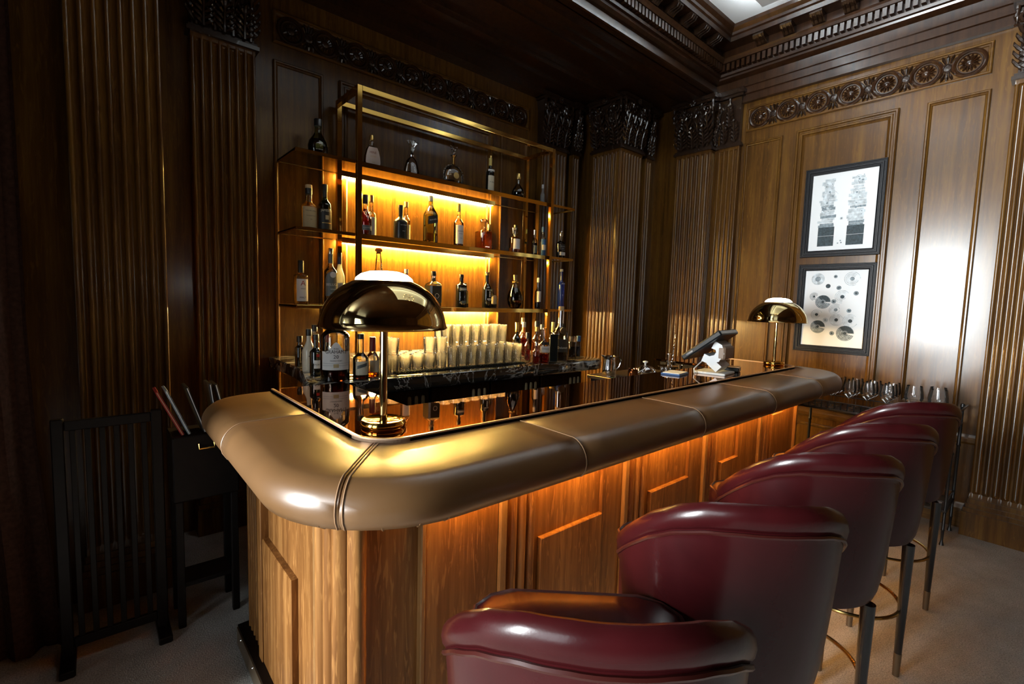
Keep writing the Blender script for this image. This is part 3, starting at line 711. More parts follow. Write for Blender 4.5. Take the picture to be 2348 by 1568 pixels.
for z in SZ:
    s_ = bb(SX0, SX1, SY0 + 0.006, SY1 - 0.006, z - 0.014, z - 0.001, 0.002).build('shelf', 'glass_bronze', she)
    bb(SX0, PX0 - T / 2 - 0.001, SY0, SY0 + 0.006, z - 0.022, z, 0.001).build('edge_trim', 'brass', s_)
    bb(PX0 + T / 2 + 0.001, PX1 - T / 2 - 0.001, SY0, SY0 + 0.006, z - 0.034, z, 0.001).build('edge_trim', 'brass', s_)
    bb(PX1 + T / 2 + 0.001, SX1, SY0, SY0 + 0.006, z - 0.022, z, 0.001).build('edge_trim', 'brass', s_)
    bb(SX0, SX0 + 0.005, SY0 + 0.006, SY1, z - 0.022, z, 0.001).build('edge_trim', 'brass_dull', s_)
    bb(SX1 - 0.005, SX1, SY0 + 0.006, SY1, z - 0.022, z, 0.001).build('edge_trim', 'brass_dull', s_)
    bb(SX0 + 0.005, SX1 - 0.005, SY1 - 0.012, SY1, z - 0.018, z, 0.001).build('edge_trim', 'brass_dull', s_)
    MB().box(PX0 + 0.03, 2.84, SY1 - 0.030, SY1 - 0.014, z - 0.028, z - 0.016).build('light_strip', 'led_shelf' if z > 1.6 else 'led_low', s_)
    MB().box(PX0 + 0.025, 2.845, SY1 - 0.040, SY1 - 0.0125, z - 0.0158, z - 0.0142).build('strip_channel', 'brass_dull', s_)  # lid added so strip light does not rise through the glass
    if z > 1.6: MB().box(PX0 + 0.025, 2.845, SY1 - 0.042, SY1 - 0.040, z - 0.034, z - 0.0142).build('strip_lip', 'brass', s_)  # lip added to keep strip light off the pilasters

# ================================================================== BOTTLES
def smooth_prof(R, H, s1, s2, rn, top):
    """s1 shoulder start, s2 neck start, top: end of glass (fractions of H)"""
    p = [(0, 0.004), (R * 0.55, 0.002), (R * 0.93, 0.0), (R, 0.008), (R, s1 * H)]
    for k in range(1, 7):
        a = k / 6; f = (1 + cos(pi * a)) / 2
        p.append((rn + (R - rn) * f, (s1 + (s2 - s1) * a) * H))
    p += [(rn * 0.97, (s2 + (top - s2) * 0.5) * H), (rn, top * H)]
    return p
def label_patch(R, z0, z1, span, off=0.0008, top=None, sq=0.0, sy=1.0, n=12, tilt=0.0):
    """curved label centred on local -Y; top(u) raises the upper edge, tilt slants it"""
    mb = MB(); rings = []
    for i in range(n + 1):
        u = -1 + 2 * i / n; a = -pi / 2 + u * span / 2; ca, sa = cos(a), sin(a); k = R + off
        if sq: k = (R * (1 - sq) + R * sq * min(1 / max(abs(ca), 1e-6), 1 / max(abs(sa), 1e-6), 1.32)) + off
        zt = z1 + (top(u) if top else 0); dz = tilt * u
        rings.append([(k * ca, k * sa * sy, z0 + dz), (k * ca, k * sa * sy, zt + dz)])
    return mb.loft(rings, False)
def wrap_text(s, R, zc, size, wmax=None, off=0.0016, sq=0.0, sy=1.0, tilt=0.0, ang0=0.0):
    vs, fs, wd, cx = TXT[s]; k = size
    if wmax and wd * k > wmax: kx = wmax / wd
    else: kx = k
    out_ = []
    for x_, y_, _ in vs:
        a = -pi / 2 + ang0 + (x_ - cx) * kx / R; ca, sa = cos(a), sin(a); rr = R + off
        if sq: rr = (R * (1 - sq) + R * sq * min(1 / max(abs(ca), 1e-6), 1 / max(abs(sa), 1e-6), 1.32)) + off
        out_.append((rr * ca, rr * sa * sy, zc + y_ * k + tilt * (x_ - cx) * kx))
    return MB().add(out_, fs)
def bottle(name, label, loc, R, H, glass='glass', s1=0.58, s2=0.72, rn=None, cap=(0.88, 'cap_black', 1.12), liquid=None, lab=None, texts=(), foil=None, rot=0.0, sy=1.0, sq=0.0, prof=None, cat='bottle', seg=22, extra=None):
    rn = rn or R * 0.36
    b_ = thing(name, label, cat, loc, rot)
    top = cap[0] if cap else 1.0
    pf = prof or smooth_prof(R, H, s1, s2, rn, top)
    MB().lathe(pf, seg, sy=sy, sq=sq).build('bottle_body', glass, b_, True)
    if liquid:
        lm, lv = liquid; lp = []
        for r, z in pf:
            if z < lv * H: lp.append((r * 0.93, max(z, 0.006)))
        rr = [r for r, z in pf if z >= lv * H]
        # radius at the fill level
        for (ra, za), (rb, zb) in zip(pf, pf[1:]):
            if za <= lv * H <= zb and zb > za:
                lp.append(((ra + (rb - ra) * (lv * H - za) / (zb - za)) * 0.93, lv * H))
        lp.append((0, lv * H))
        MB().lathe(lp, seg, sy=sy, sq=sq).build('liquid', lm, b_, True)
    if cap:
        c0, cm, cr = cap; r = rn * cr
        MB().lathe([(0, c0 * H - 0.004), (r, c0 * H - 0.004), (r, H - 0.004), (r * 0.9, H), (0, H)], 14).build('cap', cm, b_, True)
    if foil:
        f0, fm = foil; r = rn * 1.05
        MB().lathe([(r * 1.02, f0 * H), (r, (f0 + top) / 2 * H), (r * 1.02, top * H)], 14).build('neck_foil', fm, b_, True)
    for li in (lab or []):
        z0, z1, span, lm = li[:4]; tp = li[4] if len(li) > 4 else None; tilt = li[5] if len(li) > 5 else 0.0
        Rl = li[6] if len(li) > 6 else R
        o = label_patch(Rl, z0 * H, z1 * H, span, sq=sq, sy=sy, top=tp, tilt=tilt).build('label', lm, b_, True)
        for tx in texts:
            if tx[4] == z0:
                wrap_text(tx[0], Rl, tx[1] * H, tx[2], tx[5] if len(tx) > 5 else None, sq=sq, sy=sy, tilt=tx[6] if len(tx) > 6 else 0.0).build('lettering', tx[3], o)
    if extra: extra(b_)
    return b_
Z1, Z2, Z3 = SZ[0] + 0.0005, SZ[1] + 0.0005, SZ[2] + 0.0005
# ---- top shelf
bottle('cognac_decanter', 'squat dark brown decanter with oval white label on the top shelf', (1.176, 3.40, Z1), 0.062, 0.265, 'glass_olive', cap=(0.84, 'cap_black', 1.25), liquid=('liquid_dark', 0.5), rot=-0.15, sy=0.75,
       prof=[(0, 0.004), (0.045, 0), (0.052, 0.01), (0.062, 0.05), (0.066, 0.085), (0.058, 0.12), (0.036, 0.155), (0.022, 0.178), (0.021, 0.2), (0.022, 0.225)], rn=0.021,
       lab=[(0.22, 0.40, 0.75, 'label_white', lambda u: -0.012 * u * u)], texts=[('HENNESSY', 0.31, 0.008, 'ink_text', 0.22)])
bottle('cognac_bottle', 'flat teardrop bottle with pale pink printed label on the top shelf', (1.539, 3.36, Z1), 0.056, 0.24, 'glass', cap=(0.86, 'cap_gold', 1.1), liquid=('liquid_amber', 0.66), rn=0.0145, sy=0.55, rot=-0.1,
       prof=[(0, 0.004), (0.045, 0), (0.05, 0.006), (0.057, 0.04), (0.054, 0.085), (0.04, 0.14), (0.022, 0.162), (0.0145, 0.172), (0.0145, 0.21)],
       extra=lambda b_: (lambda o: (MB().add([tuple(Vector((x_, -0.0345 + 0.0003 * q, z_ * 0.24 / 0.21))) for q, (x_, z_, _) in enumerate([])], []) if False else None,
             put('lettering', wrap_text('HINE', 1.0, 0.112, 0.022, off=0.0).xf(Matrix.Translation((0, 0.964, 0))).mesh('lettering', ['ink_red']), o),
             put('lettering', wrap_text('ANTIQUE', 1.0, 0.085, 0.010, off=0.0).xf(Matrix.Translation((0, 0.964, 0))).mesh('lettering', ['ink_gold']), o),
             put('lettering', wrap_text('XO', 1.0, 0.045, 0.012, off=0.0).xf(Matrix.Translation((0, 0.964, 0))).mesh('lettering', ['ink_gold']), o)))(
             MB().loft([[(x_, -0.0335, z_), (x_, -0.0350, z_)] if False else [(-wd, y_, z_), (wd, y_, z_)] for z_, wd, y_ in ((0.012, 0.046, -0.0345), (0.045, 0.053, -0.035), (0.085, 0.050, -0.0345), (0.125, 0.041, -0.034), (0.150, 0.030, -0.033))], False).build('label', 'label_pink', b_)))
def dec_extra(b_):
    mb = MB(); n = 9
    ribs = []
    for i in range(n):
        u = -1 + 2 * i / (n - 1)
        ribs.append([(0.006 * u, 0.006 * (1 if i % 2 else -1), 0.178), (0.024 * u, 0.009 * (1 if i % 2 else -1), 0.235), (0.050 * u, 0.012 * (1 if i % 2 else -1), 0.288 - 0.018 * u * u)])
    mb.loft(ribs, False); mb.loft([[(x_, y_ + 0.004, z_) for x_, y_, z_ in r] for r in ribs], False)
    mb.build('fan_stopper', 'crystal', b_)
    MB().lathe([(0, 0.155), (0.016, 0.158), (0.019, 0.170), (0.013, 0.180), (0.0, 0.182)], 10).build('collar', 'silver', b_, True)
bottle('crystal_decanter', 'crystal decanter with fan shaped stopper holding a little red spirit', (1.862, 3.36, Z1), 0.06, 0.3, 'crystal', cap=None, liquid=('liquid_red', 0.13), sy=0.8, seg=16,
       prof=[(0, 0.004), (0.066, 0), (0.073, 0.006), (0.068, 0.03), (0.056, 0.09), (0.045, 0.125), (0.028, 0.148), (0.014, 0.158), (0.014, 0.17)], extra=dec_extra)
def lou_extra(b_):
    for s in (-1, 1):
        for k in range(8):
            a = radians(-28 + 14.5 * k); x_, z_ = s * 0.095 * cos(a), 0.085 + 0.088 * sin(a)
            MB().lathe([(0, -0.010), (0.008, -0.006), (0.010, 0), (0.008, 0.006), (0, 0.010)], 8, (x_, 0, z_)).build('bead', 'crystal', b_, True)
    MB().lathe([(0, 0.242), (0.024, 0.244), (0.028, 0.252), (0.012, 0.262), (0.01, 0.275), (0.02, 0.285), (0.024, 0.300), (0.012, 0.318), (0.0, 0.356)], 10).build('stopper', 'crystal', b_, True)
    for s in (-1, 1):
        MB().tube([(s * 0.006, 0, 0.285), (s * 0.028, 0, 0.305), (s * 0.030, 0, 0.325), (s * 0.016, 0, 0.318)], [0.006, 0.009, 0.007, 0.003], 6).build('stopper_petal', 'crystal', b_, True)
    MB().lathe([(0, 0), (0.026, 0.0), (0.024, 0.003), (0, 0.004)], 16).xf(Matrix.Translation((0, -0.045, 0.085)) @ Matrix.Rotation(pi / 2, 4, 'X')).build('medallion', 'ink_gold', b_, True)
    MB().lathe([(0.0125, 0.175), (0.013, 0.235), (0.018, 0.238), (0.018, 0.245), (0.01, 0.246)], 12).build('collar', 'brass', b_, True)
bottle('beaded_decanter', 'round crystal decanter with beaded rim and lily stopper, dark cognac inside', (2.243, 3.36, Z1), 0.09, 0.356, 'crystal', cap=None, liquid=('liquid_dark', 0.13), sy=0.5, rn=0.013,
       prof=[(0, 0.004), (0.06, 0), (0.072, 0.008), (0.09, 0.05), (0.092, 0.085), (0.082, 0.125), (0.058, 0.158), (0.025, 0.176), (0.013, 0.184), (0.013, 0.24)], extra=lou_extra)
bottle('wine_bottle', 'slender dark wine bottle with green neck and cream label on the top shelf', (2.607, 3.34, Z1), 0.036, 0.323, 'bottle_black', s1=0.55, s2=0.70, rn=0.0135, cap=(0.93, 'cap_gold', 1.05), foil=(0.74, 'label_yellow'),
       lab=[(0.06, 0.47, 2.2, 'label_cream'), (0.58, 0.63, 2.2, 'label_white', None, 0, 0.0375)], texts=[('P. KING', 0.30, 0.014, 'ink_text', 0.06)])
bottle('round_decanter', 'small round cut glass decanter beside the back post on the top shelf', (2.93, 3.34, Z1), 0.06, 0.235, 'crystal', cap=(0.80, 'cap_gold', 1.35), liquid=('liquid_dark', 0.3), rn=0.018, seg=14,
       prof=[(0, 0.004), (0.03, 0), (0.036, 0.006), (0.055, 0.035), (0.06, 0.065), (0.05, 0.1), (0.026, 0.128), (0.018, 0.14), (0.018, 0.19)])
bottle('slim_bottle', 'slim clear bottle half hidden behind the brass post on the top shelf', (3.36, 3.46, Z1), 0.022, 0.235, 'glass_frosted', s1=0.55, s2=0.75, rn=0.009, cap=(0.86, 'cap_white', 1.2))
# ---- middle shelf
bottle('whisky_bottle', 'round shouldered whisky bottle with tall cream label and black neck on the middle shelf', (1.093, 3.34, Z2), 0.048, 0.293, 'glass', s1=0.52, s2=0.64, rn=0.021, cap=(0.92, 'cork', 1.05), foil=(0.80, 'label_black'), liquid=('liquid_gold', 0.62),
       lab=[(0.05, 0.50, 2.4, 'label_tan')], texts=[('THE BALVENIE', 0.41, 0.011, 'ink_text', 0.05, 0.075), ('DOUBLEWOOD', 0.30, 0.008, 'ink_text', 0.05, 0.06), ('12', 0.22, 0.012, 'ink_text', 0.05)])
bottle('whiskey_bottle', 'dark green whiskey bottle with black label beside the back post', (1.191, 3.32, Z2), 0.042, 0.31, 'glass_green', s1=0.55, s2=0.70, rn=0.0155, cap=(0.86, 'cap_black', 1.15), foil=(0.72, 'label_black'), liquid=('liquid_amber', 0.6),
       lab=[(0.04, 0.46, 2.8, 'label_black'), (0.16, 0.175, 1.5, 'ink_gold', None, 0, 0.0428), (0.24, 0.33, 0.5, 'label_tan', None, 0, 0.0428)], texts=[('JAMESON', 0.43, 0.022, 'label_cream', 0.04, 0.08)])
def stag(b_):
    mb = MB(); R = 0.0445
    def pt(x_, z_): a = -pi / 2 + x_ / R; return (R * cos(a), R * sin(a), z_)
    for s in (-1, 1):
        mb.tube([pt(s * x_, z_) for x_, z_ in ((0.003, 0.125), (0.014, 0.145), (0.026, 0.152), (0.032, 0.170))], 0.002, 5)
        mb.tube([pt(s * 0.015, 0.146), pt(s * 0.012, 0.165)], 0.0016, 5); mb.tube([pt(s * 0.024, 0.152), pt(s * 0.021, 0.172)], 0.0016, 5)
    mb.tube([pt(0, 0.140), pt(0, 0.108)], [0.006, 0.003], 6)
    mb.build('stag_emblem', 'ink_silver', b_, True)
bottle('single_malt_bottle', 'deep red single malt bottle with silver stag and band label on the middle shelf', (1.486, 3.34, Z2), 0.043, 0.293, 'glass', s1=0.40, s2=0.68, rn=0.016, cap=(0.80, 'cap_black', 1.25), liquid=('liquid_red', 0.66),
       lab=[(0.14, 0.26, 1.9, 'label_grey')], texts=[('DALMORE', 0.20, 0.014, 'ink_silver', 0.14, 0.06)], extra=stag)
bottle('pale_whisky_bottle', 'pale whisky bottle with white label behind the stag bottle', (1.590, 3.47, Z2), 0.034, 0.325, 'glass', s1=0.55, s2=0.68, rn=0.013, cap=(0.86, 'cap_wood', 1.25), liquid=('liquid_gold', 0.6), lab=[(0.05, 0.5, 2.4, 'label_white')])
bottle('matte_black_bottle', 'short matte black bottle with long neck on the middle shelf', (1.758, 3.33, Z2), 0.052, 0.26, 'bottle_matte', s1=0.52, s2=0.68, rn=0.017, cap=(0.90, 'cap_black', 1.15), lab=[(0.08, 0.5, 1.6, 'bottle_matte')], texts=[('OCTOMORE', 0.42, 0.010, 'ink_silver', 0.08, 0.05), ('MALT', 0.25, 0.008, 'ink_silver', 0.08)])
bottle('pale_whisky_bottle', 'pale clear whisky bottle behind the matte black bottle', (1.885, 3.48, Z2), 0.032, 0.325, 'glass', s1=0.55, s2=0.66, rn=0.013, cap=(0.88, 'cap_wood', 1.3), liquid=('liquid_gold', 0.5), lab=[(0.05, 0.45, 2.2, 'label_cream')])
bottle('blended_whisky_bottle', 'tall clear rectangular whisky bottle with slanted black label and white stopper', (2.018, 3.33, Z2), 0.049, 0.37, 'glass_olive', s1=0.58, s2=0.82, rn=0.015, cap=(0.90, 'cap_white', 1.15), liquid=('liquid_gold', 0.22), sq=0.85, sy=0.8,
       lab=[(0.42, 0.58, 1.5, 'label_black', None, 0.010)], texts=[('BLUE LABEL', 0.50, 0.013, 'ink_silver', 0.42, 0.055, 0.28)])
bottle('single_malt_bottle', 'clear malt bottle with long white label and yellow capsule on the middle shelf', (2.284, 3.33, Z2), 0.040, 0.35, 'glass', s1=0.55, s2=0.68, rn=0.014, cap=(0.83, 'label_yellow', 1.15), liquid=('liquid_red', 0.08),
       lab=[(0.07, 0.50, 2.3, 'label_white')], texts=[('GLENFARCLAS', 0.36, 0.011, 'ink_text', 0.07, 0.06), ('HIGHLAND', 0.30, 0.008, 'ink_text', 0.07), ('1990', 0.2, 0.010, 'ink_text', 0.07)])
bottle('square_decanter', 'heavy square glass decanter of amber spirit on the middle shelf', (2.543, 3.33, Z2), 0.058, 0.258, 'glass', s1=0.58, s2=0.66, rn=0.021, cap=(0.92, 'crystal', 1.5), liquid=('liquid_amber', 0.56), sq=1.0, seg=24)
bottle('small_gourd_bottle', 'small dark gourd bottle with gold stopper behind the square decanter', (2.705, 3.46, Z2), 0.040, 0.25, 'bottle_black', cap=(0.82, 'cap_gold', 1.4), rn=0.013,
       prof=[(0, 0.003), (0.03, 0), (0.038, 0.02), (0.042, 0.05), (0.032, 0.09), (0.022, 0.13), (0.013, 0.17), (0.013, 0.205)])
bottle('faceted_bottle', 'short clear bottle with white label and round glass stopper', (2.90, 3.33, Z2), 0.050, 0.23, 'glass', s1=0.58, s2=0.70, rn=0.016, cap=(0.80, 'crystal', 1.8), liquid=('liquid_amber', 0.20), lab=[(0.17, 0.56, 1.8, 'label_white')], seg=12)
bottle('pale_whisky_bottle', 'dark stoppered bottle behind the short clear bottle on the middle shelf', (3.03, 3.47, Z2), 0.030, 0.285, 'glass', s1=0.5, s2=0.7, rn=0.013, cap=(0.86, 'cap_black', 1.5), liquid=('liquid_amber', 0.4))
bottle('blue_label_bottle', 'clear bottle with blue and white label behind the brass post', (3.335, 3.41, Z2), 0.030, 0.30, 'glass', s1=0.6, s2=0.75, rn=0.012, cap=(0.86, 'label_blue', 1.2), liquid=('liquid_gold', 0.5), lab=[(0.08, 0.6, 2.6, 'label_blue'), (0.25, 0.42, 2.0, 'label_white', None, 0, 0.0305)])
bottle('bourbon_flask', 'small bourbon bottle with silver cap next to the brass post', (3.150, 3.33, Z2), 0.028, 0.24, 'glass', s1=0.55, s2=0.72, rn=0.011, cap=(0.84, 'silver', 1.2), liquid=('liquid_dark', 0.5), lab=[(0.1, 0.4, 2.0, 'label_grey')])
bottle('bourbon_bottle', 'broad dark bourbon bottle with white strip label at the shelf end', (3.50, 3.32, Z2), 0.052, 0.27, 'glass', s1=0.56, s2=0.68, rn=0.015, cap=(0.84, 'silver', 1.25), liquid=('liquid_dark', 0.60), sy=0.65,
       lab=[(0.32, 0.52, 1.9, 'label_black'), (0.12, 0.24, 1.7, 'label_white')], texts=[('WOODFORD', 0.44, 0.010, 'ink_silver', 0.32, 0.06), ('RESERVE', 0.37, 0.008, 'ink_silver', 0.32, 0.05)])
# ---- lower shelf
bottle('island_malt_bottle', 'clear malt bottle with white label and red letter on the lower shelf', (1.039, 3.34, Z3), 0.045, 0.29, 'glass', s1=0.66, s2=0.72, rn=0.0155, cap=(0.74, 'cap_black', 1.2), liquid=('liquid_gold', 0.62),
       lab=[(0.08, 0.58, 1.8, 'label_white')], texts=[('A', 0.48, 0.046, 'ink_red', 0.08), ('ARRAN', 0.36, 0.009, 'ink_text', 0.08), ('MALT', 0.16, 0.016, 'ink_text', 0.08)])
bottle('vodka_bottle', 'tall clear vodka bottle with dark arched label on the lower shelf', (1.225, 3.31, Z3), 0.043, 0.385, 'glass', s1=0.58, s2=0.70, rn=0.0155, cap=(0.90, 'silver', 1.0), foil=(0.74, 'label_grey'), liquid=('glass', 0.12),
       lab=[(0.16, 0.46, 2.4, 'label_grey', lambda u: 0.05 * sqrt(max(0, 1 - u * u)))], texts=[('BELUGA', 0.36, 0.024, 'ink_silver', 0.16, 0.085), ('GOLD', 0.28, 0.012, 'ink_silver', 0.16, 0.05), ('VODKA', 0.21, 0.010, 'ink_silver', 0.16)],
       extra=lambda b_: MB().lathe([(0.012, 0), (0.020, 0.001), (0.020, 0.003), (0.012, 0.003)], 18).xf(Matrix.Translation((0, -0.0425, 0.205)) @ Matrix.Rotation(pi / 2, 4, 'X')).build('medallion', 'ink_silver', b_))
bottle('frosted_vodka_bottle', 'frosted vodka bottle with dark blue neck beside the arched label bottle', (1.345, 3.46, Z3), 0.036, 0.375, 'glass_frosted', s1=0.52, s2=0.76, rn=0.0145, cap=(0.93, 'cap_black', 1.1), foil=(0.78, 'cap_blue'), lab=[(0.22, 0.42, 2.2, 'ink_pale')], texts=[('GREY GOOSE', 0.20 + 0.05, 0.012, 'ink_text', 0.22, 0.06)])
bottle('tequila_bottle', 'tall tapering tequila bottle with round wooden stopper behind the big lamp', (1.598, 3.36, Z3), 0.045, 0.425, 'glass', cap=None, liquid=('liquid_amber', 0.62), seg=14,
       prof=[(0, 0.004), (0.04, 0), (0.046, 0.008), (0.044, 0.08), (0.036, 0.19), (0.024, 0.30), (0.017, 0.36), (0.017, 0.385)],
       extra=lambda b_: (MB().lathe([(0, 0.384), (0.018, 0.384), (0.019, 0.390), (0.014, 0.394), (0.026, 0.402), (0.028, 0.412), (0.018, 0.424), (0, 0.426)], 14).build('stopper', 'cap_wood', b_, True), MB().tube([(0.018, -0.006, 0.36), (0.026, -0.012, 0.27), (0.03, -0.014, 0.24)], 0.002, 5).build('hang_tag', 'cap_wood', b_)))
bottle('clear_spirit_bottle', 'clear spirit bottle with pale cap behind the big lamp', (1.86, 3.42, Z3), 0.038, 0.29, 'glass', s1=0.55, s2=0.70, rn=0.014, cap=(0.90, 'cap_white', 1.2), liquid=('liquid_gold', 0.3), lab=[(0.1, 0.5, 2.0, 'label_white')], foil=(0.82, 'cap_wood'))
bottle('black_square_bottle', 'square decanter sleeved in black with clear shoulders on the lower shelf', (2.052, 3.33, Z3), 0.053, 0.283, 'glass', s1=0.62, s2=0.74, rn=0.017, cap=(0.88, 'cap_black', 1.3), sq=1.0, seg=24, liquid=('glass_olive', 0.2),
       extra=lambda b_: (MB().lathe([(0.0548, 0.035), (0.0548, 0.168)], 24, sq=1.0).build('sleeve', 'bottle_matte', b_), MB().lathe([(0.0182, 0.20), (0.0182, 0.232)], 14).build('neck_band', 'label_black', b_),
                         MB().tube([(0.018 * cos(2 * pi * q / 14), -0.0562, 0.088 + 0.018 * sin(2 * pi * q / 14)) for q in range(14)], 0.0012, 4, True).build('emblem', 'ink_silver', b_)))
bottle('gin_bottle', 'glossy black gin bottle with silver band on the lower shelf', (2.323, 3.33, Z3), 0.047, 0.275, 'bottle_black', s1=0.66, s2=0.74, rn=0.0165, cap=(0.90, 'cap_black', 1.15),
       lab=[(0.50, 0.60, 1.8, 'label_grey'), (0.535, 0.565, 1.4, 'ink_silver', None, 0, 0.0478), (0.12, 0.2, 1.0, 'label_grey')], texts=())
bottle('pale_label_bottle', 'bottle with yellow label peeping out behind the black gin bottle', (2.462, 3.47, Z3), 0.030, 0.21, 'bottle_black', s1=0.6, s2=0.75, rn=0.012, cap=(0.86, 'cap_black', 1.2), lab=[(0.15, 0.62, 2.4, 'label_yellow')])
bottle('navy_rum_bottle', 'glossy black rum bottle with gold stopper on the lower shelf', (2.596, 3.33, Z3), 0.042, 0.31, 'bottle_black', s1=0.52, s2=0.70, rn=0.016, cap=(0.92, 'cap_gold', 1.3),
       lab=[(0.49, 0.505, 1.2, 'ink_silver'), (0.42, 0.46, 0.28, 'ink_silver'), (0.365, 0.405, 0.28, 'ink_silver'), (0.31, 0.35, 0.28, 'ink_silver'), (0.23, 0.26, 1.1, 'ink_silver'), (0.20, 0.212, 0.8, 'ink_silver')])
bottle('round_label_bottle', 'small dark bottle with round cream label behind the gold stoppered rum', (2.750, 3.45, Z3), 0.042, 0.17, 'bottle_black', s1=0.62, s2=0.78, rn=0.013, cap=(0.86, 'cap_black', 1.2), lab=[(0.2, 0.55, 1.6, 'label_cream', lambda u: 0.02 * (1 - u * u))])
bottle('globe_brandy_bottle', 'globe shaped brandy decanter with dark amber liquid on the lower shelf', (2.921, 3.33, Z3), 0.072, 0.305, 'glass', cap=(0.85, 'bronze', 1.1), rn=0.017, liquid=('liquid_dark', 0.62),
       prof=[(0, 0.004), (0.035, 0), (0.045, 0.008), (0.066, 0.04), (0.073, 0.08), (0.068, 0.12), (0.05, 0.165), (0.032, 0.20), (0.022, 0.225), (0.017, 0.235), (0.017, 0.262)],
       extra=lambda b_: MB().lathe([(0.018, 0.228), (0.03, 0.232), (0.031, 0.240), (0.026, 0.246), (0.018, 0.248)], 16).build('collar', 'cap_gold', b_, True))
bottle('white_label_bottle', 'slim clear bottle with white label beside the lit post on the lower shelf', (3.283, 3.40, Z3), 0.030, 0.30, 'glass', s1=0.52, s2=0.68, rn=0.012, cap=(0.86, 'cap_white', 1.2), liquid=('liquid_dark', 0.2), lab=[(0.22, 0.56, 2.0, 'label_white')])
bottle('cobalt_bottle', 'tall cobalt blue bottle with white cap at the shelf end', (3.515, 3.31, Z3), 0.036, 0.395, 'bottle_cobalt', s1=0.60, s2=0.72, rn=0.0145, cap=(0.95, 'cap_white', 1.1), lab=[(0.60, 0.67, 1.5, 'bottle_cobalt')], texts=[('VODKA', 0.635, 0.014, 'ink_silver', 0.60, 0.05)])
# ---- on the marble, port side
ZB = ZK + 0.0005
bottle('liqueur_bottle', 'small black liqueur bottle at the rounded marble end', (0.932, 3.03, ZB), 0.027, 0.185, 'bottle_black', s1=0.62, s2=0.70, rn=0.013, cap=(0.82, 'cap_black', 1.25))
bottle('coconut_liqueur_bottle', 'opaque white liqueur bottle with black cap beside the port bottles', (0.912, 2.80, ZB), 0.036, 0.242, 'bottle_white', s1=0.45, s2=0.76, rn=0.013, cap=(0.86, 'cap_black', 1.2), lab=[(0.385, 0.41, 0.7, 'ink_text', None, 0.006)])
bottle('amber_liqueur_bottle', 'amber bottle with black cap behind the white liqueur bottle', (1.0, 2.97, ZB), 0.030, 0.256, 'glass', s1=0.55, s2=0.72, rn=0.014, cap=(0.86, 'cap_black', 1.2), liquid=('liquid_amber', 0.7))
bottle('port_bottle', 'slim black port bottle with small white and red label', (0.898, 2.645, ZB), 0.032, 0.224, 'bottle_black', s1=0.56, s2=0.68, rn=0.0135, cap=(0.88, 'cap_black', 1.1), lab=[(0.18, 0.38, 1.3, 'label_white'), (0.46, 0.53, 0.5, 'label_red')], texts=[('PORT', 0.27, 0.014, 'ink_text', 0.18)])
bottle('large_port_bottle', 'very large black port bottle with broad pale label reading 20', (0.925, 2.44, ZB), 0.072, 0.36, 'glass', s1=0.62, s2=0.80, rn=0.026, cap=(0.90, 'cap_black', 1.1), liquid=('liquid_dark', 0.24), rot=-0.30, seg=32,
       lab=[(0.17, 0.43, 2.1, 'label_white', lambda u: 0.048 * max(0, cos(min(1, abs(u) / 0.62) * pi / 2)) ** 2), (0.262, 0.265, 1.9, 'ink_mid', None, 0, 0.0727), (0.232, 0.235, 1.9, 'ink_mid', None, 0, 0.0727), (0.205, 0.255, 0.35, 'label_tan', None, 0, 0.0728)], texts=[("GRAHAM'S", 0.425, 0.026, 'ink_text', 0.17, 0.105), ('W & J', 0.47, 0.010, 'ink_text', 0.17), ('20', 0.355, 0.026, 'ink_text', 0.17), ('TAWNY PORT', 0.30, 0.009, 'ink_text', 0.17, 0.08)])
bottle('red_neck_bottle', 'bottle with red capsule behind the large port bottle', (1.0, 2.76, ZB), 0.028, 0.215, 'bottle_black', s1=0.55, s2=0.7, rn=0.012, cap=(0.80, 'cap_red', 1.2))
bottle('wheat_whiskey_bottle', 'clear whiskey bottle with dark cap and picture label by the lamp', (1.055, 2.425, ZB), 0.041, 0.238, 'glass', s1=0.44, s2=0.60, rn=0.016, cap=(0.90, 'cap_black', 1.1), liquid=('liquid_dark', 0.22), rot=-0.2,
       lab=[(0.10, 0.40, 1.7, 'label_cream'), (0.27, 0.34, 1.2, 'label_grey', None, 0.008, 0.0435)])
bottle('red_capsule_bottle', 'clear whisky bottle with dark red capsule beside the lamp stem', (1.140, 2.465, ZB), 0.037, 0.216, 'glass', s1=0.45, s2=0.66, rn=0.0145, cap=(0.66, 'cap_red', 1.15), liquid=('liquid_amber', 0.14), lab=[(0.12, 0.42, 1.6, 'label_cream')])
# ---- on the marble, till side
bottle('sherry_bottle', 'dark bottle with gold capsule behind the stacked tumblers', (2.49, 2.80, ZB), 0.033, 0.27, 'bottle_black', s1=0.5, s2=0.66, rn=0.013, cap=(0.74, 'cap_gold', 1.15))
bottle('corked_bottle', 'clear bottle with tall pale cork among the till side bottles', (2.66, 2.92, ZB), 0.03, 0.30, 'glass', s1=0.5, s2=0.66, rn=0.012, cap=(0.84, 'cork', 1.3), liquid=('liquid_amber', 0.5))
bottle('orange_neck_bottle', 'bottle with orange neck seal among the till side bottles', (2.60, 2.84, ZB), 0.03, 0.27, 'glass', s1=0.5, s2=0.66, rn=0.0125, cap=(0.86, 'cap_white', 1.2), foil=(0.70, 'cap_orange'), liquid=('liquid_red', 0.5))
bottle('ball_stopper_bottle', 'amber decanter with ball stopper among the till side bottles', (2.65, 2.74, ZB), 0.042, 0.28, 'glass', s1=0.42, s2=0.66, rn=0.015, cap=(0.86, 'cap_black', 1.3), foil=(0.72, 'cap_gold'), liquid=('liquid_amber', 0.4))
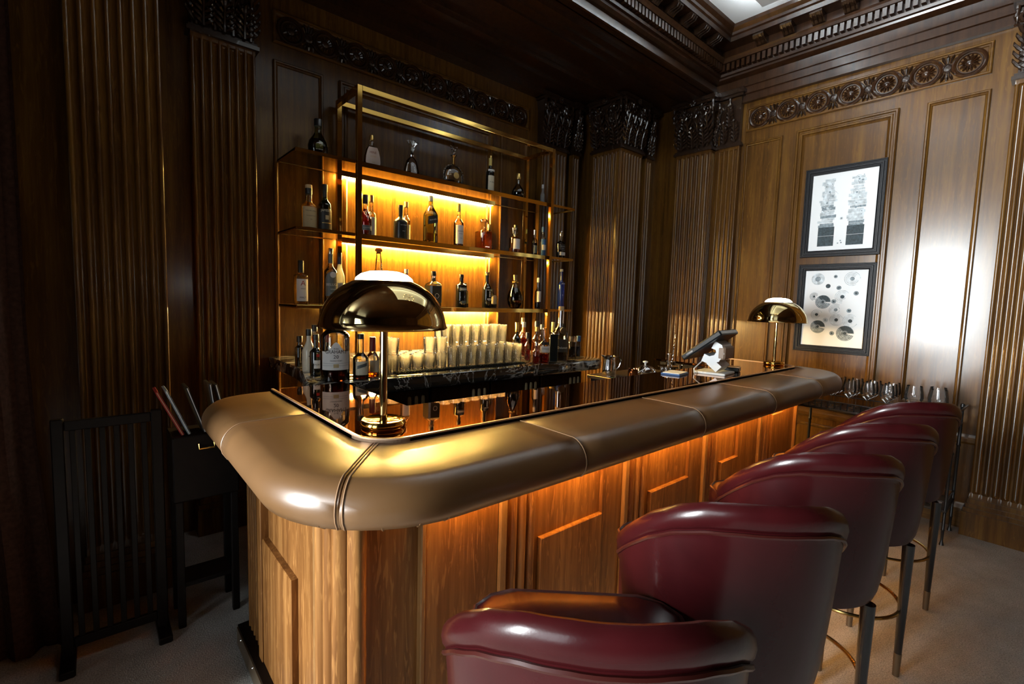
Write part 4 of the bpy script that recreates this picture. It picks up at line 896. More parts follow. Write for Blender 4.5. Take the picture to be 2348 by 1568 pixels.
bottle('bitters_bottle', 'small bitters bottle with black cap beside the tumblers', (2.43, 2.61, ZB), 0.022, 0.205, 'glass', s1=0.5, s2=0.64, rn=0.010, cap=(0.80, 'cap_black', 1.4), liquid=('liquid_red', 0.4))
bottle('grey_cap_bottle', 'bottle with grey cap behind the white label bottle', (2.765, 2.80, ZB), 0.03, 0.25, 'glass', s1=0.5, s2=0.68, rn=0.012, cap=(0.86, 'label_grey', 1.2), liquid=('liquid_dark', 0.5))
bottle('yellow_cap_bottle', 'dark sherry bottle with yellow capsule by the big brandy bottle', (2.79, 2.70, ZB), 0.032, 0.275, 'bottle_black', s1=0.5, s2=0.66, rn=0.013, cap=(0.72, 'label_yellow', 1.15))
bottle('plum_spirit_bottle', 'clear bottle of dark red spirit with white label at the counter edge', (2.435, 2.44, ZB), 0.042, 0.25, 'glass', s1=0.50, s2=0.64, rn=0.0145, cap=(0.90, 'glass', 1.0), liquid=('liquid_red', 0.26), rot=-0.4,
       lab=[(0.30, 0.48, 2.0, 'label_white'), (0.40, 0.41, 1.4, 'ink_text', None, 0, 0.0426), (0.52, 0.60, 1.2, 'label_black')])
bottle('small_red_bottle', 'short bottle of red syrup beside the white label bottle', (2.345, 2.425, ZB), 0.027, 0.15, 'glass', s1=0.55, s2=0.70, rn=0.011, cap=(0.86, 'silver', 1.2), liquid=('liquid_red', 0.4))
bottle('big_brandy_bottle', 'very tall brandy bottle with silver neck and round seal on the marble', (2.655, 2.49, ZB), 0.062, 0.405, 'glass', s1=0.48, s2=0.70, rn=0.021, cap=(0.92, 'cork', 1.0), foil=(0.62, 'silver'), liquid=('liquid_dark', 0.33), rot=-0.45,
       lab=[(0.16, 0.40, 1.6, 'label_black')], texts=[('Delamain', 0.24, 0.022, 'ink_silver', 0.16, 0.08)],
       extra=lambda b_: MB().lathe([(0, 0), (0.026, 0.0), (0.026, 0.003), (0.018, 0.004), (0, 0.003)], 16).xf(Matrix.Translation((0, -0.0625, 0.225)) @ Matrix.Rotation(pi / 2 + 0.2, 4, 'X')).build('seal', 'bronze', b_))
tag(bb(-0.03, 0.03, -0.008, 0.008, 0, 0.2, 0.002).build('card_holder', 'black_plastic'), 'black upright card holder beside the tall brandy bottle', 'card holder')
o = bpy.data.objects['card_holder']; o.location = (2.545, 2.45, ZB); o.rotation_euler = (0, 0, -0.5)
def jar(label, x_, y_, r, h, cm):
    j = thing('spice_jar', label, 'jar', (x_, y_, ZB), 0, 'jars on the marble beside the brandy')
    MB().lathe([(0, 0), (r, 0), (r, h * 0.72), (r * 0.85, h * 0.76)], 16).build('jar_body', 'glass', j, True)
    MB().lathe([(0, 0.004), (r * 0.92, 0.004), (r * 0.92, h * 0.5), (0, h * 0.5)], 16).build('contents', 'liquid_dark', j, True)
    MB().lathe([(0, h * 0.74), (r * 1.02, h * 0.74), (r * 1.02, h - 0.002), (r * 0.95, h), (0, h)], 16).build('lid', cm, j, True)
jar('wide glass jar with brushed silver lid on the marble', 2.875, 2.56, 0.032, 0.170, 'silver')
jar('narrow glass jar with silver lid behind the brandy bottle', 2.805, 2.57, 0.018, 0.172, 'silver')
jar('narrow glass jar with blue grey lid on the marble', 2.945, 2.56, 0.018, 0.170, 'label_blue')

# ================================================================== TUMBLERS
def tumbler(r, h, n=16):
    fl = lambda a, z: 1 + 0.035 * (1 if 0.006 < z < h * 0.62 else 0) * cos(n * a)
    mb = MB(); seg = n * 2
    mb.lathe([(0, 0.0), (r * 0.80, 0.0), (r * 0.86, 0.006), (r * 0.90, h * 0.3), (r * 0.95, h * 0.62), (r * 0.985, h * 0.72), (r, h)], seg, fn=fl)
    mb.f.pop(); mb.m.pop()
    mb.lathe([(0, h * 0.12), (r * 0.78, h * 0.13), (r * 0.86, h * 0.5), (r * 0.95, h)], seg)
    mb.f.pop(); mb.m.pop()
    return mb.mesh('tumbler', ['glass_tumbler'], True)
TL = tumbler(0.0395, 0.098); TH = tumbler(0.0375, 0.132)
def glass_thing(me, label, loc, group, name='tumbler'):
    o = put(name, me, None, loc, random.random() * 3); return tag(o, label, 'tumbler', group)
# short tumblers, rows along the worktop
WHICH = ('nearest the bar mat', 'in the middle row', 'in the row nearest the shelf wall')
for r_ in range(3):
    for c_ in range(5):
        glass_thing(TL, 'short ribbed tumbler standing on the marble, ' + WHICH[r_], (1.31 + 0.083 * c_, 2.565 + 0.083 * r_, ZB), 'short tumblers, ' + WHICH[r_])
for x_, y_ in ((1.31, 2.565), (1.31, 2.648), (1.559, 2.565), (1.642, 2.565)):
    glass_thing(TL, 'short ribbed tumbler stacked on top of another short tumbler', (x_, y_, ZB + 0.0985), 'stacked short tumblers')
for r_ in range(3):
    for c_ in range(8):
        glass_thing(TH, 'tall ribbed highball glass of the lower tier, ' + WHICH[r_], (1.728 + 0.079 * c_, 2.56 + 0.08 * r_, ZB), 'lower highball glasses, ' + WHICH[r_])
for r_ in range(2):
    for c_ in range(7):
        glass_thing(TH, 'tall ribbed highball glass of the upper tier, ' + ('front row', 'rear row')[r_], (1.728 + 0.079 * c_, 2.64 + 0.08 * r_, ZB + 0.1325), 'upper highball glasses, ' + ('front row', 'rear row')[r_])
mat_ = thing('bar_mat', 'long narrow black rubber bar mat in front of the tumblers', 'bar mat')
MB().box(1.28, 2.28, 2.455, 2.505, ZB, ZB + 0.006).build('mat_base', 'black_plastic', mat_)
mr_ = MB()
for k in range(50): mr_.box(1.284 + 0.0199 * k, 1.294 + 0.0199 * k, 2.458, 2.502, ZB + 0.006, ZB + 0.011)
mr_.build('mat_ribs', 'black_plastic', mat_)['kind'] = 'stuff'

# ================================================================== TABLE LAMPS
def table_lamp(label, x_, y_, power, hgt=0.50):
    L = thing('table_lamp', label, 'lamp', (x_, y_, ZG + 0.0005), 0)
    MB().lathe([(0, 0), (0.070, 0), (0.074, 0.006), (0.074, 0.016), (0.069, 0.024), (0.064, 0.022), (0.05, 0.017), (0.02, 0.015), (0, 0.015)], 40).build('base', 'brass', L, True)
    MB().lathe([(0, 0.015), (0.0125, 0.015), (0.0125, 0.34), (0.02, 0.342), (0.022, 0.352), (0.01, 0.36), (0, 0.36)], 20).build('stem', 'shade_brass', L, True)
    R0 = 0.200; zb = 0.330; prof = []
    for k in range(15):
        a = radians(2 + 62 * k / 14); prof.append((R0 * cos(a) ** 0.92, zb + 0.165 * sin(a)))
    prof = [(R0 + 0.004, zb - 0.002), (R0 + 0.006, zb + 0.001), (R0 + 0.002, zb + 0.006)] + prof[1:]
    inner = [(r - 0.003, z - 0.002) for r, z in prof[::-1]]
    sh_ = MB(); sh_.lathe(prof + inner, 56); sh_.f = sh_.f[:-2] if False else sh_.f
    s_ = sh_.build('lamp_shade', 'shade_brass', L, True)
    rt, zt = prof[-1]
    MB().lathe([(rt - 0.001, zt - 0.004), (rt * 0.95, zt + 0.008), (rt * 0.78, zt + 0.021), (rt * 0.48, zt + 0.030), (0, zt + 0.033)], 40).build('opal_cap', 'lamp_opal', L, True)
    MB().lathe([(0, 0.362), (0.012, 0.364), (0.022, 0.385), (0.024, 0.41), (0.012, 0.432), (0, 0.436)], 14).build('bulb', 'bulb', L, True)
    for s in (0, 1, 2):
        a = 2 * pi * s / 3; MB().tube([(0.008 * cos(a), 0.008 * sin(a), 0.355), (0.19 * cos(a), 0.19 * sin(a), 0.345)], 0.0025, 6).build('spoke', 'brass_dull', L)
    pl_ = bpy.data.lights.new('lamp_light', 'POINT'); pl_.energy = power; pl_.color = (1.0, 0.84, 0.60); pl_.shadow_soft_size = 0.03
    o = bpy.data.objects.new('lamp_light', pl_); C.objects.link(o); o.parent = L; o.location = (0.05, 0, 0.40)
    return L
table_lamp('brass mushroom table lamp on the rounded corner of the bar, opal cap glowing', 0.712, 1.455, 4.0)
table_lamp('brass mushroom table lamp at the wall end of the bar beside the till', 3.925, 1.435, 3.0)

# ================================================================== BAR STOOLS
FACE = radians(47)
def stool_meshes():
    """local frame: faces +Y, origin on the floor at the centre"""
    d = {}
    R = 0.275
    def rim(phi):            # phi from the back (0) to the front ends
        k = abs(math.degrees(phi)); T = ((0, 1.12), (15, 1.118), (30, 1.108), (45, 1.083), (60, 1.04), (75, 0.985), (90, 0.93), (105, 0.885), (120, 0.85), (140, 0.83))
        for (a, b_), (c_, d_) in zip(T, T[1:]):
            if k <= c_: f = (k - a) / (c_ - a); return b_ + (d_ - b_) * f
        return 0.83
    N = 60; A = radians(106)
    outer, inner = [], []
    for i in range(N + 1):
        phi = -A + 2 * A * i / N; zt = rim(phi); dx, dy = sin(phi), -cos(phi)
        z0 = zt - 0.05
        col = [(0.20, 0.60), (0.235, 0.605)] + [(0.235 + (R - 0.235) * f ** 0.55, 0.605 + (z0 - 0.012 - 0.605) * f) for f in (0.06, 0.15, 0.3, 0.5, 0.75, 0.95)]
        col += [(R, z0 - 0.006), (R + 0.004, z0), (R - 0.002, z0 + 0.004)]
        outer.append([(r * dx, r * dy, z) for r, z in col])
    mb = MB(); mb.loft(outer, False)
    d['shell'] = mb
    # rolled rim
    rm = MB(); rings = []
    for i in range(N + 1):
        phi = -A + 2 * A * i / N; zt = rim(phi); dx, dy = sin(phi), -cos(phi); e = min(1, (A - abs(phi)) / 0.10); e = 0.25 + 0.75 * sqrt(max(0, 1 - (1 - e) ** 2))
        ring = []
        for q in range(12):
            a = 2 * pi * q / 12; rr = R - 0.012 + 0.021 * e * cos(a); zz = zt - 0.032 + 0.033 * e * sin(a)
            ring.append((rr * dx, rr * dy, zz))
        rings.append(ring)
    rm.loft(rings, True)
    d['rim'] = rm
    inn = MB(); rings = []
    for i in range(N + 1):
        phi = -A + 2 * A * i / N; zt = rim(phi); dx, dy = sin(phi), -cos(phi)
        rings.append([(r * dx, r * dy, z) for r, z in ((0.225, 0.70), (0.235, 0.74), (0.243, min(0.80, zt - 0.06)), (0.25, zt - 0.04))])
    inn.loft(rings, False)
    d['inner_back'] = inn
    piping = MB(); piping.tube([((R + 0.003) * sin(-A + 2 * A * i / N), -(R + 0.003) * cos(-A + 2 * A * i / N), rim(-A + 2 * A * i / N) - 0.066) for i in range(N + 1)], 0.005, 6)
    d['piping'] = piping
    # seat cushion: D-shaped, straight front
    def seat_outline(k, s):
        pts = []
        for q in range(36):
            a = 2 * pi * q / 36; x_, y_ = sin(a), -cos(a)
            r = 0.222 if y_ < 0 else min(0.245 / max(abs(x_), 1e-3), 0.278 / max(abs(y_), 1e-3), 0.33)
            if y_ < 0: r = 0.222 + 0.02 * abs(x_) ** 4
            pts.append((x_ * r * s, y_ * r * s, k))
        return pts
    st = MB(); st.loft([seat_outline(z, s) for z, s in ((0.60, 0.90), (0.61, 0.955), (0.725, 0.965), (0.73, 0.94), (0.735, 0.965), (0.75, 1.0), (0.805, 1.0), (0.827, 0.97), (0.84, 0.88), (0.848, 0.6), (0.85, 0.2))], True)
    d['seat'] = st
    pp = MB(); pp.tube(seat_outline(0.824, 0.985), 0.0055, 6, True); d['seat_piping'] = pp
    un = MB(); un.lathe([(0, 0.585), (0.19, 0.585), (0.21, 0.592), (0.21, 0.602), (0, 0.602)], 32); d['underside'] = un
    return d
SM = stool_meshes()
SMESH = {k: v.mesh(k, ['oxblood_piping' if 'piping' in k else ('leg_black' if k == 'underside' else 'oxblood')], True) for k, v in SM.items()}
def leg_meshes():
    lg = MB().lathe([(0, 0.10), (0.0135, 0.10), (0.0165, 0.25), (0.022, 0.585), (0, 0.585)], 14).mesh('leg', ['leg_black'], True)
    fo = MB().lathe([(0, 0), (0.0125, 0.0), (0.0145, 0.10), (0.0145, 0.102), (0, 0.102)], 14).mesh('ferrule', ['bronze'], True)
    return lg, fo
LEG, FER = leg_meshes()
hd = 0.225
FR = MB().tube([(hd * 0.96 * sin(2 * pi * q / 48), hd * 0.96 * cos(2 * pi * q / 48), 0.285) for q in range(48)], 0.0075, 8, True).mesh('footrest_ring', ['brass_dull'], True)
stools = [('burgundy leather bar stool by the lamp corner, seat lit gold', 0.70, 0.55), ('burgundy leather bar stool second from the lamp corner of the bar', 1.295, 0.575),
          ('burgundy leather bar stool in the middle of the row', 1.91, 0.575), ('burgundy leather bar stool second from the glass trolley', 2.545, 0.575), ('burgundy leather bar stool beside the glass trolley', 3.25, 0.58)]
for lab_, x_, y_ in stools:
    s_ = thing('bar_stool', lab_, 'stool', (x_, y_, 0), FACE - pi / 2, 'bar stools along the bar front')
    sh_ = put('backrest_shell', SMESH['shell'], s_)
    put('rim_roll', SMESH['rim'], sh_); put('inner_back', SMESH['inner_back'], sh_); put('piping', SMESH['piping'], sh_)
    st_ = put('seat', SMESH['seat'], s_); put('piping', SMESH['seat_piping'], st_)
    put('underside', SMESH['underside'], s_)
    for q in range(4):
        a = q * pi / 2 + radians(45) + radians(45) - FACE + pi / 2 - radians(45)
        # legs stand on the world axes through the centre
        wa = q * pi / 2 - (FACE - pi / 2)
        lg = put('leg', LEG, s_, (hd * cos(wa), hd * sin(wa), 0)); put('ferrule', FER, lg)
    put('footrest_ring', FR, s_)

# ================================================================== FRAMED PRINTS
def disc(mb, y_, z_, r0, r1, mi, a0=0, a1=360, n=26, h=0.0006):
    A0, A1 = radians(a0), radians(a1)
    rings = [[(-h, y_ + r * cos(A0 + (A1 - A0) * q / n), z_ + r * sin(A0 + (A1 - A0) * q / n)) for q in range(n + 1)] for r in (r0, r1)]
    mb.loft(rings, False, mi=mi)
def rect(mb, y0, y1, z0, z1, mi, h=0.0006): mb.add([(-h, y0, z0), (-h, y1, z0), (-h, y1, z1), (-h, y0, z1)], [(0, 1, 2, 3)], mi)
INK = ['ink_dark', 'ink_mid', 'ink_pale']
def picture(label, yc, zc, wd, ht, draw):
    p = thing('framed_print', label, 'picture', (XW - 0.0025, yc, zc), 0, 'framed prints on the oak panel')
    fn = lambda s, t_, h: (-h, s, t_)
    fr = frame_rings(fn, -wd / 2, wd / 2, -ht / 2, ht / 2, [(0, 0), (0, 0.022), (0.004, 0.026), (0.010, 0.026), (0.013, 0.020), (0.020, 0.020), (0.024, 0.025), (0.034, 0.025), (0.037, 0.018), (0.044, 0.018), (0.047, 0.022), (0.052, 0.020), (0.056, 0.008), (0.056, 0.004)])
    fr.build('frame', 'frame_black', p)
    pa = slab(fn, -wd / 2 + 0.05, wd / 2 - 0.05, -ht / 2 + 0.05, ht / 2 - 0.05, 0.001, 0.005).build('paper', 'paper', p)
    mb = MB(); draw(mb)
    mb.xf(Matrix.Translation((-0.0052, 0, 0)) @ Matrix.Scale(-1, 4, (0, 1, 0))).build('print', INK, pa)
def draw_upper(mb):
    rnd = random.Random(3)
    for y0, y1 in ((-0.165, -0.045), (0.045, 0.165)):
        rect(mb, y0, y1, -0.285, -0.20, 0); rect(mb, y0, y1, -0.198, -0.125, 0)
        for k in range(18):
            z_ = -0.125 + 0.40 * (k / 18) ** 1.1; a = y0 + rnd.random() * 0.03; b_ = y1 - rnd.random() * 0.03
            rect(mb, a - 0.01 * (k < 12), b_ + 0.01 * (k < 12), z_, z_ + 0.014 + 0.016 * rnd.random(), 2 if k > 1 and (k > 8 or rnd.random() < 0.7) else 1, 0.0007 + 0.00003 * k)
        for k in range(10):
            disc(mb, y0 + 0.02 + 0.08 * rnd.random(), -0.10 + 0.38 * rnd.random(), 0.0, 0.004, 1, n=8, h=0.0014)
        for k in range(4):
            yy, zz, r = y0 + 0.04 + 0.05 * rnd.random(), 0.0 + 0.26 * rnd.random(), 0.022 + 0.02 * rnd.random()
            for q in (0.5, 0.75, 1.0): disc(mb, yy, zz, r * q - 0.004, r * q, 2, rnd.random() * 90, 250 + 100 * rnd.random(), h=0.0012)
            disc(mb, yy, zz, 0, 0.008, 1, n=10, h=0.0013)
    disc(mb, 0.0, -0.06, 0.006, 0.012, 2); disc(mb, 0.0, -0.06, 0, 0.005, 0, n=10)
    for yy, zz in ((-0.012, -0.265), (0.012, -0.262), (0.006, -0.245)): disc(mb, yy, zz, 0, 0.006, 1, n=10)
def draw_lower(mb):
    rnd = random.Random(5)
    L_ = [(-0.13, 0.25, 0.05, 2, 0), (0.0, 0.27, 0.014, 1, 0), (0.12, 0.25, 0.058, 2, 1), (-0.05, 0.19, 0.018, 0, 0), (0.03, 0.175, 0.018, 1, 0), (-0.15, 0.10, 0.034, 1, 1), (0.06, 0.10, 0.055, 2, 1),
          (0.155, 0.13, 0.018, 1, 0), (-0.08, 0.055, 0.058, 1, 2), (0.0, 0.06, 0.018, 1, 0), (0.02, -0.01, 0.05, 2, 1), (0.115, -0.015, 0.017, 1, 0), (-0.12, -0.055, 0.044, 2, 1), (0.03, -0.095, 0.05, 2, 1),
          (0.13, -0.10, 0.055, 2, 1), (-0.105, -0.16, 0.056, 1, 2), (0.005, -0.21, 0.018, 1, 0), (0.10, -0.205, 0.064, 1, 2), (-0.05, -0.10, 0.02, 2, 0)]
    for k, (yy, zz, r, mi, st) in enumerate(L_):
        h = 0.0006 + 0.00004 * k
        if st == 0:
            disc(mb, yy, zz, r * 0.4, r, mi, h=h); disc(mb, yy, zz, 0, r * 0.42, max(0, mi - 1), h=h + 0.0009)
        elif st == 1:
            for q in (0.45, 0.62, 0.8, 1.0): disc(mb, yy, zz, r * q - r * 0.09, r * q, mi, rnd.random() * 60, 260 + 90 * rnd.random(), h=h)
            disc(mb, yy, zz, 0, r * 0.28, 0 if rnd.random() < 0.6 else 1, h=h + 0.0009)
        else:
            disc(mb, yy, zz, r * 0.2, r, mi, 0, 345, h=h); disc(mb, yy, zz, r * 0.35, r * 0.95, 0, 5, 130, h=h + 0.0005)
            for q in (0.5, 0.7, 0.9): disc(mb, yy, zz, r * q - 0.0025, r * q, 2, 140, 345, h=h + 0.0007)
            disc(mb, yy, zz, 0, r * 0.2, 0, n=14, h=h + 0.001)
picture('black framed ink print of two dark columns, the upper of two on the wall', 1.293, 2.386, 0.575, 0.752, draw_upper)
picture('black framed ink print of scattered grey discs, the lower of two on the wall', 1.297, 1.571, 0.565, 0.756, draw_lower)

# ================================================================== TILL
P_ = thing('till_terminal', 'black touch screen till on a curved white stand on the bar', 'till', (3.02, 1.50, ZG + 0.0005), radians(8))
# screen tilts: high edge towards the stools, low edge towards the bartender
tilt = radians(38)
scr = bb(-0.17, 0.17, -0.145, 0.145, -0.018, 0.018, 0.008)
mt = Matrix.Translation((0, 0.0, 0.185)) @ Matrix.Rotation(-tilt, 4, 'X')
o = scr.xf(mt).build('screen_housing', 'black_plastic', P_, False)
bb(-0.155, 0.155, -0.13, 0.13, 0.018, 0.0195, 0.0005).xf(mt).build('screen_glass', 'bottle_black', o)
for x_ in (-0.171, 0.1705): bb(x_, x_ + 0.0005, 0.06, 0.11, -0.005, 0.005, 0.0001).xf(mt).build('port', 'silver', o)
def cshape(pts, th, x0, x1, name, mat):
    A_ = []; B_ = []
    for i, (y_, z_) in enumerate(pts):
        p0 = pts[max(i - 1, 0)]; p1 = pts[min(i + 1, len(pts) - 1)]; d = Vector((p1[0] - p0[0], p1[1] - p0[1])).normalized(); n = Vector((-d.y, d.x)) * th / 2
        A_.append((y_ + n.x, z_ + n.y)); B_.append((y_ - n.x, z_ - n.y))
    poly = A_ + B_[::-1]
    return MB().prism(poly, lambda a, b_, d: (d, a, b_), x0, x1).build(name, mat, P_, True)
cshape([(-0.05, 0.19), (-0.085, 0.175), (-0.095, 0.14), (-0.075, 0.105), (-0.03, 0.09), (0.01, 0.105)], 0.05, -0.09, 0.09, 'stand_curve', 'white_plastic')
cshape([(-0.03, 0.085), (-0.06, 0.06), (-0.08, 0.045), (-0.09, 0.036)], 0.05, -0.085, 0.085, 'stand_leg', 'white_plastic')
bb(-0.092, 0.092, -0.125, -0.078, 0.10, 0.18, 0.01).build('stand_back', 'grey_plastic', P_)
bb(-0.10, 0.10, -0.135, 0.06, 0.0, 0.014, 0.004).build('stand_foot', 'white_plastic', P_)
MB().tube([(0.02, 0.0, 0.11), (-0.06, 0.03, 0.07), (-0.12, 0.05, 0.03), (-0.14, 0.04, 0.004)], 0.004, 6).build('cable', 'white_plastic', P_, True)
bl = thing('bill_folder', 'dark leather bill folder with papers lying under the till', 'folder', (2.745, 1.58, ZG + 0.0005), radians(10))
bb(-0.08, 0.08, -0.06, 0.06, 0, 0.010, 0.003).build('cover', 'label_blue', bl)
bb(-0.075, 0.07, -0.055, 0.05, 0.0102, 0.014, 0.001).build('papers', 'paper', bl)
cp = thing('card_machine', 'small dark card machine with copper edge beside the till', 'card machine', (3.22, 1.46, ZG + 0.0005), radians(15))
bb(-0.045, 0.045, -0.07, 0.07, 0, 0.03, 0.006).build('machine_body', 'black_plastic', cp); bb(-0.046, 0.046, -0.071, -0.0, 0.0302, 0.034, 0.001).build('paper_cover', 'copper_edge', cp)

# ================================================================== WORK STATION BEHIND THE BAR
ws = thing('work_station', 'steel work surface for the bartender behind the till', 'work surface')
bb(2.66, 3.36, 1.72, 2.22, 1.02, 1.045, 0.004).build('steel_top', 'bronze', ws)
MB().box(2.68, 3.34, 1.74, 2.2, 0.0, 1.02).build('station_body', 'dark_wood', ws)
ZS = 1.0455
jg = thing('silver_jug', 'polished silver jug with handle behind the bar', 'jug', (2.80, 2.13, ZS), radians(-40))
MB().lathe([(0, 0), (0.045, 0), (0.05, 0.006), (0.049, 0.04), (0.041, 0.11), (0.042, 0.122), (0.048, 0.135), (0.046, 0.135), (0.038, 0.12), (0.045, 0.02), (0, 0.01)], 26).build('jug_body', 'silver', jg, True)
MB().tube([(0.04, 0, 0.125), (0.07, 0, 0.13), (0.082, 0, 0.10), (0.07, 0, 0.06), (0.047, 0, 0.035)], 0.005, 8).build('handle', 'silver', jg, True)
MB().add([(-0.045, -0.012, 0.135), (-0.045, 0.012, 0.135), (-0.065, 0, 0.142), (-0.042, 0, 0.115)], [(0, 2, 3), (1, 3, 2), (0, 3, 1)]).build('spout', 'silver', jg)
tag(MB().lathe([(0, 0), (0.055, 0), (0.06, 0.004), (0.056, 0.006), (0, 0.005)], 24).build('coaster', 'glass_olive', None, True), 'round green glass coaster beside the silver jug', 'coaster'); bpy.data.objects['coaster'].location = (2.72, 2.0, ZS)
cc = thing('copper_mug', 'small copper cup with handle behind the bar edge', 'cup', (2.70, 1.86, ZS), radians(200))
MB().lathe([(0, 0), (0.026, 0), (0.034, 0.02), (0.036, 0.05), (0.03, 0.075), (0.034, 0.085), (0.032, 0.085), (0.028, 0.07), (0.03, 0.02), (0, 0.006)], 22).build('cup_body', 'copper', cc, True)
MB().tube([(0.032, 0, 0.065), (0.06, 0, 0.06), (0.07, 0, 0.03), (0.085, 0, 0.01)], [0.006, 0.007, 0.008, 0.010], 8).build('handle', 'copper', cc, True)
lid = thing('serving_dome', 'low silver dish with domed lid and knob behind the bar', 'dish', (2.98, 1.95, ZS))
MB().lathe([(0, 0), (0.06, 0), (0.078, 0.02), (0.082, 0.034), (0.078, 0.034), (0.07, 0.02), (0, 0.01)], 28).build('dish', 'silver', lid, True)
MB().lathe([(0.076, 0.035), (0.072, 0.05), (0.05, 0.068), (0.02, 0.078), (0, 0.08)], 28).build('dome', 'silver', lid, True)
MB().lathe([(0, 0.078), (0.006, 0.08), (0.007, 0.092), (0.018, 0.098), (0.018, 0.106), (0, 0.11)], 12).build('knob', 'white_plastic', lid, True)
tg = thing('ice_tongs', 'looped silver tongs lying beside the domed dish', 'tongs', (2.84, 1.90, ZS + 0.003))
MB().tube([(-0.07, -0.015, 0.004), (-0.02, -0.02, 0.02), (0.03, -0.01, 0.045), (0.05, 0.0, 0.055), (0.03, 0.012, 0.045), (-0.02, 0.022, 0.02), (-0.07, 0.018, 0.004)], 0.0035, 6).build('arms', 'silver', tg, True)
MB().tube([(0.045, -0.008, 0.052), (0.06, -0.005, 0.075), (0.065, 0.01, 0.085), (0.05, 0.012, 0.06)], 0.003, 6).build('loop', 'silver', tg, True)
ju = thing('juice_press', 'fluted silver citrus press with tall post behind the bar', 'press', (3.10, 1.84, ZS))
fl2 = lambda a, z: 1 + 0.06 * cos(14 * a)
MB().lathe([(0, 0), (0.05, 0), (0.054, 0.01), (0.050, 0.07), (0, 0.07)], 42, fn=fl2).build('press_body', 'silver', ju, True)
MB().lathe([(0, 0.07), (0.07, 0.071), (0.072, 0.078), (0.03, 0.084), (0, 0.084)], 28).build('rim_plate', 'silver', ju, True)
MB().lathe([(0, 0.084), (0.007, 0.084), (0.006, 0.13), (0.008, 0.15), (0.008, 0.158), (0.02, 0.162), (0.02, 0.168), (0, 0.170)], 14).build('post', 'silver', ju, True)
spn = thing('bar_spoon', 'long twisted silver bar spoon standing in a mixing cup', 'spoon', (3.27, 1.92, ZS))
MB().lathe([(0, 0), (0.032, 0), (0.036, 0.006), (0.034, 0.07), (0.036, 0.09), (0.033, 0.09), (0.030, 0.01), (0, 0.008)], 20).build('mixing_cup', 'silver', spn, True)
MB().tube([(0.01 + 0.03 * k / 30 + 0.003 * cos(k * 2.1), 0.003 * sin(k * 2.1), 0.015 + 0.26 * k / 30) for k in range(31)], 0.0035, 6).build('twisted_stem', 'silver', spn, True)
MB().lathe([(0, 0.27), (0.005, 0.275), (0.003, 0.29), (0, 0.295)], 8, (0.04, 0, 0)).build('finial', 'silver', spn, True)
mg = thing('measure_jigger', 'double ended steel jigger beside the mixing cup', 'jigger', (3.20, 1.80, ZS))
MB().lathe([(0, 0), (0.022, 0), (0.008, 0.04), (0.018, 0.08), (0.016, 0.08), (0.0, 0.045)], 16).build('jigger_body', 'silver', mg, True)

# ================================================================== GLASS TROLLEY BY THE WALL
TX0, TX1, TY0, TY1, TZ = 4.26, 4.60, 0.42, 1.36, 0.80
tv = thing('bar_trolley', 'black metal two tier trolley holding wine glasses by the wall', 'trolley')
for x_, y_ in ((TX0, TY0), (TX1, TY0), (TX0, TY1), (TX1, TY1)):
    MB().lathe([(0, 0), (0.014, 0), (0.012, 0.012), (0.007, 0.03), (0.009, 0.10), (0.012, 0.104), (0.009, 0.11), (0.010, 0.62), (0.014, 0.63), (0.010, 0.64), (0.010, 0.90), (0.014, 0.905), (0.012, 0.925), (0, 0.93)], 12, (x_, y_, 0)).build('post', 'black_metal', tv, True)
for nm, z in (('lower_tray', 0.24), ('upper_tray', TZ)):
    t_ = bb(TX0 - 0.01, TX1 + 0.01, TY0 - 0.01, TY1 + 0.01, z - 0.016, z, 0.003).build(nm, 'black_metal', tv)
    for pts in ([(TX0, TY0), (TX0, TY1)], [(TX1, TY0), (TX1, TY1)], [(TX0, TY0), (TX1, TY0)], [(TX0, TY1), (TX1, TY1)]):
        (xa, ya), (xb, yb) = pts
        MB().tube([(xa, ya, z + 0.055), (xb, yb, z + 0.055)], 0.0045, 6).build('rail', 'black_metal', t_, True)
    n = 22
    if z > 0.5:
        bal = MB().tube([(0, 0, 0), (0, 0, 0.055)], 0.0045, 6).mesh('baluster', ['black_metal'])
        for k in range(1, n): put('baluster', bal, t_, (TX0, TY0 + (TY1 - TY0) * k / n, z))
MB().tube([(TX0, TY0, 0.90), (TX0 + 0.05, TY0 - 0.03, 0.925), (TX1 - 0.05, TY0 - 0.03, 0.925), (TX1, TY0, 0.90)], 0.006, 8).build('handle', 'black_metal', tv, True)
def wine_mesh(h, r, st):
    p = [(0, 0.003), (0.034, 0.0), (0.034, 0.002), (0.008, 0.006), (0.0035, 0.014), (0.0032, st - 0.008), (0.008, st), (r * 0.7, st + (h - st) * 0.18), (r, st + (h - st) * 0.42), (r * 0.95, st + (h - st) * 0.62), (r * 0.80, h)]
    mb = MB(); mb.lathe(p, 22); mb.f.pop(); mb.m.pop()
    return mb.mesh('wine_glass', ['glass_wine'], True)
ROWS = ('row nearest the bar', 'middle row', 'row nearest the wall')
WG = wine_mesh(0.225, 0.047, 0.10); WB = wine_mesh(0.235, 0.056, 0.085)
for k in range(5):
    for q in range(3):
        o = put('wine_glass', WG, None, (4.32 + 0.105 * q, 0.80 + 0.115 * k, TZ + 0.0005)); tag(o, 'clear stemmed wine glass on the upper trolley tray, ' + ROWS[q], 'wine glass', 'upper tray wine glasses, ' + ROWS[q])
for q, (x_, y_) in enumerate(((4.34, 0.52), (4.47, 0.54), (4.40, 0.66))):
    o = put('brandy_glass', WB, None, (x_, y_, TZ + 0.0005)); tag(o, 'wide bowled brandy glass at the handle end of the trolley', 'brandy glass', 'brandy glasses on the trolley')
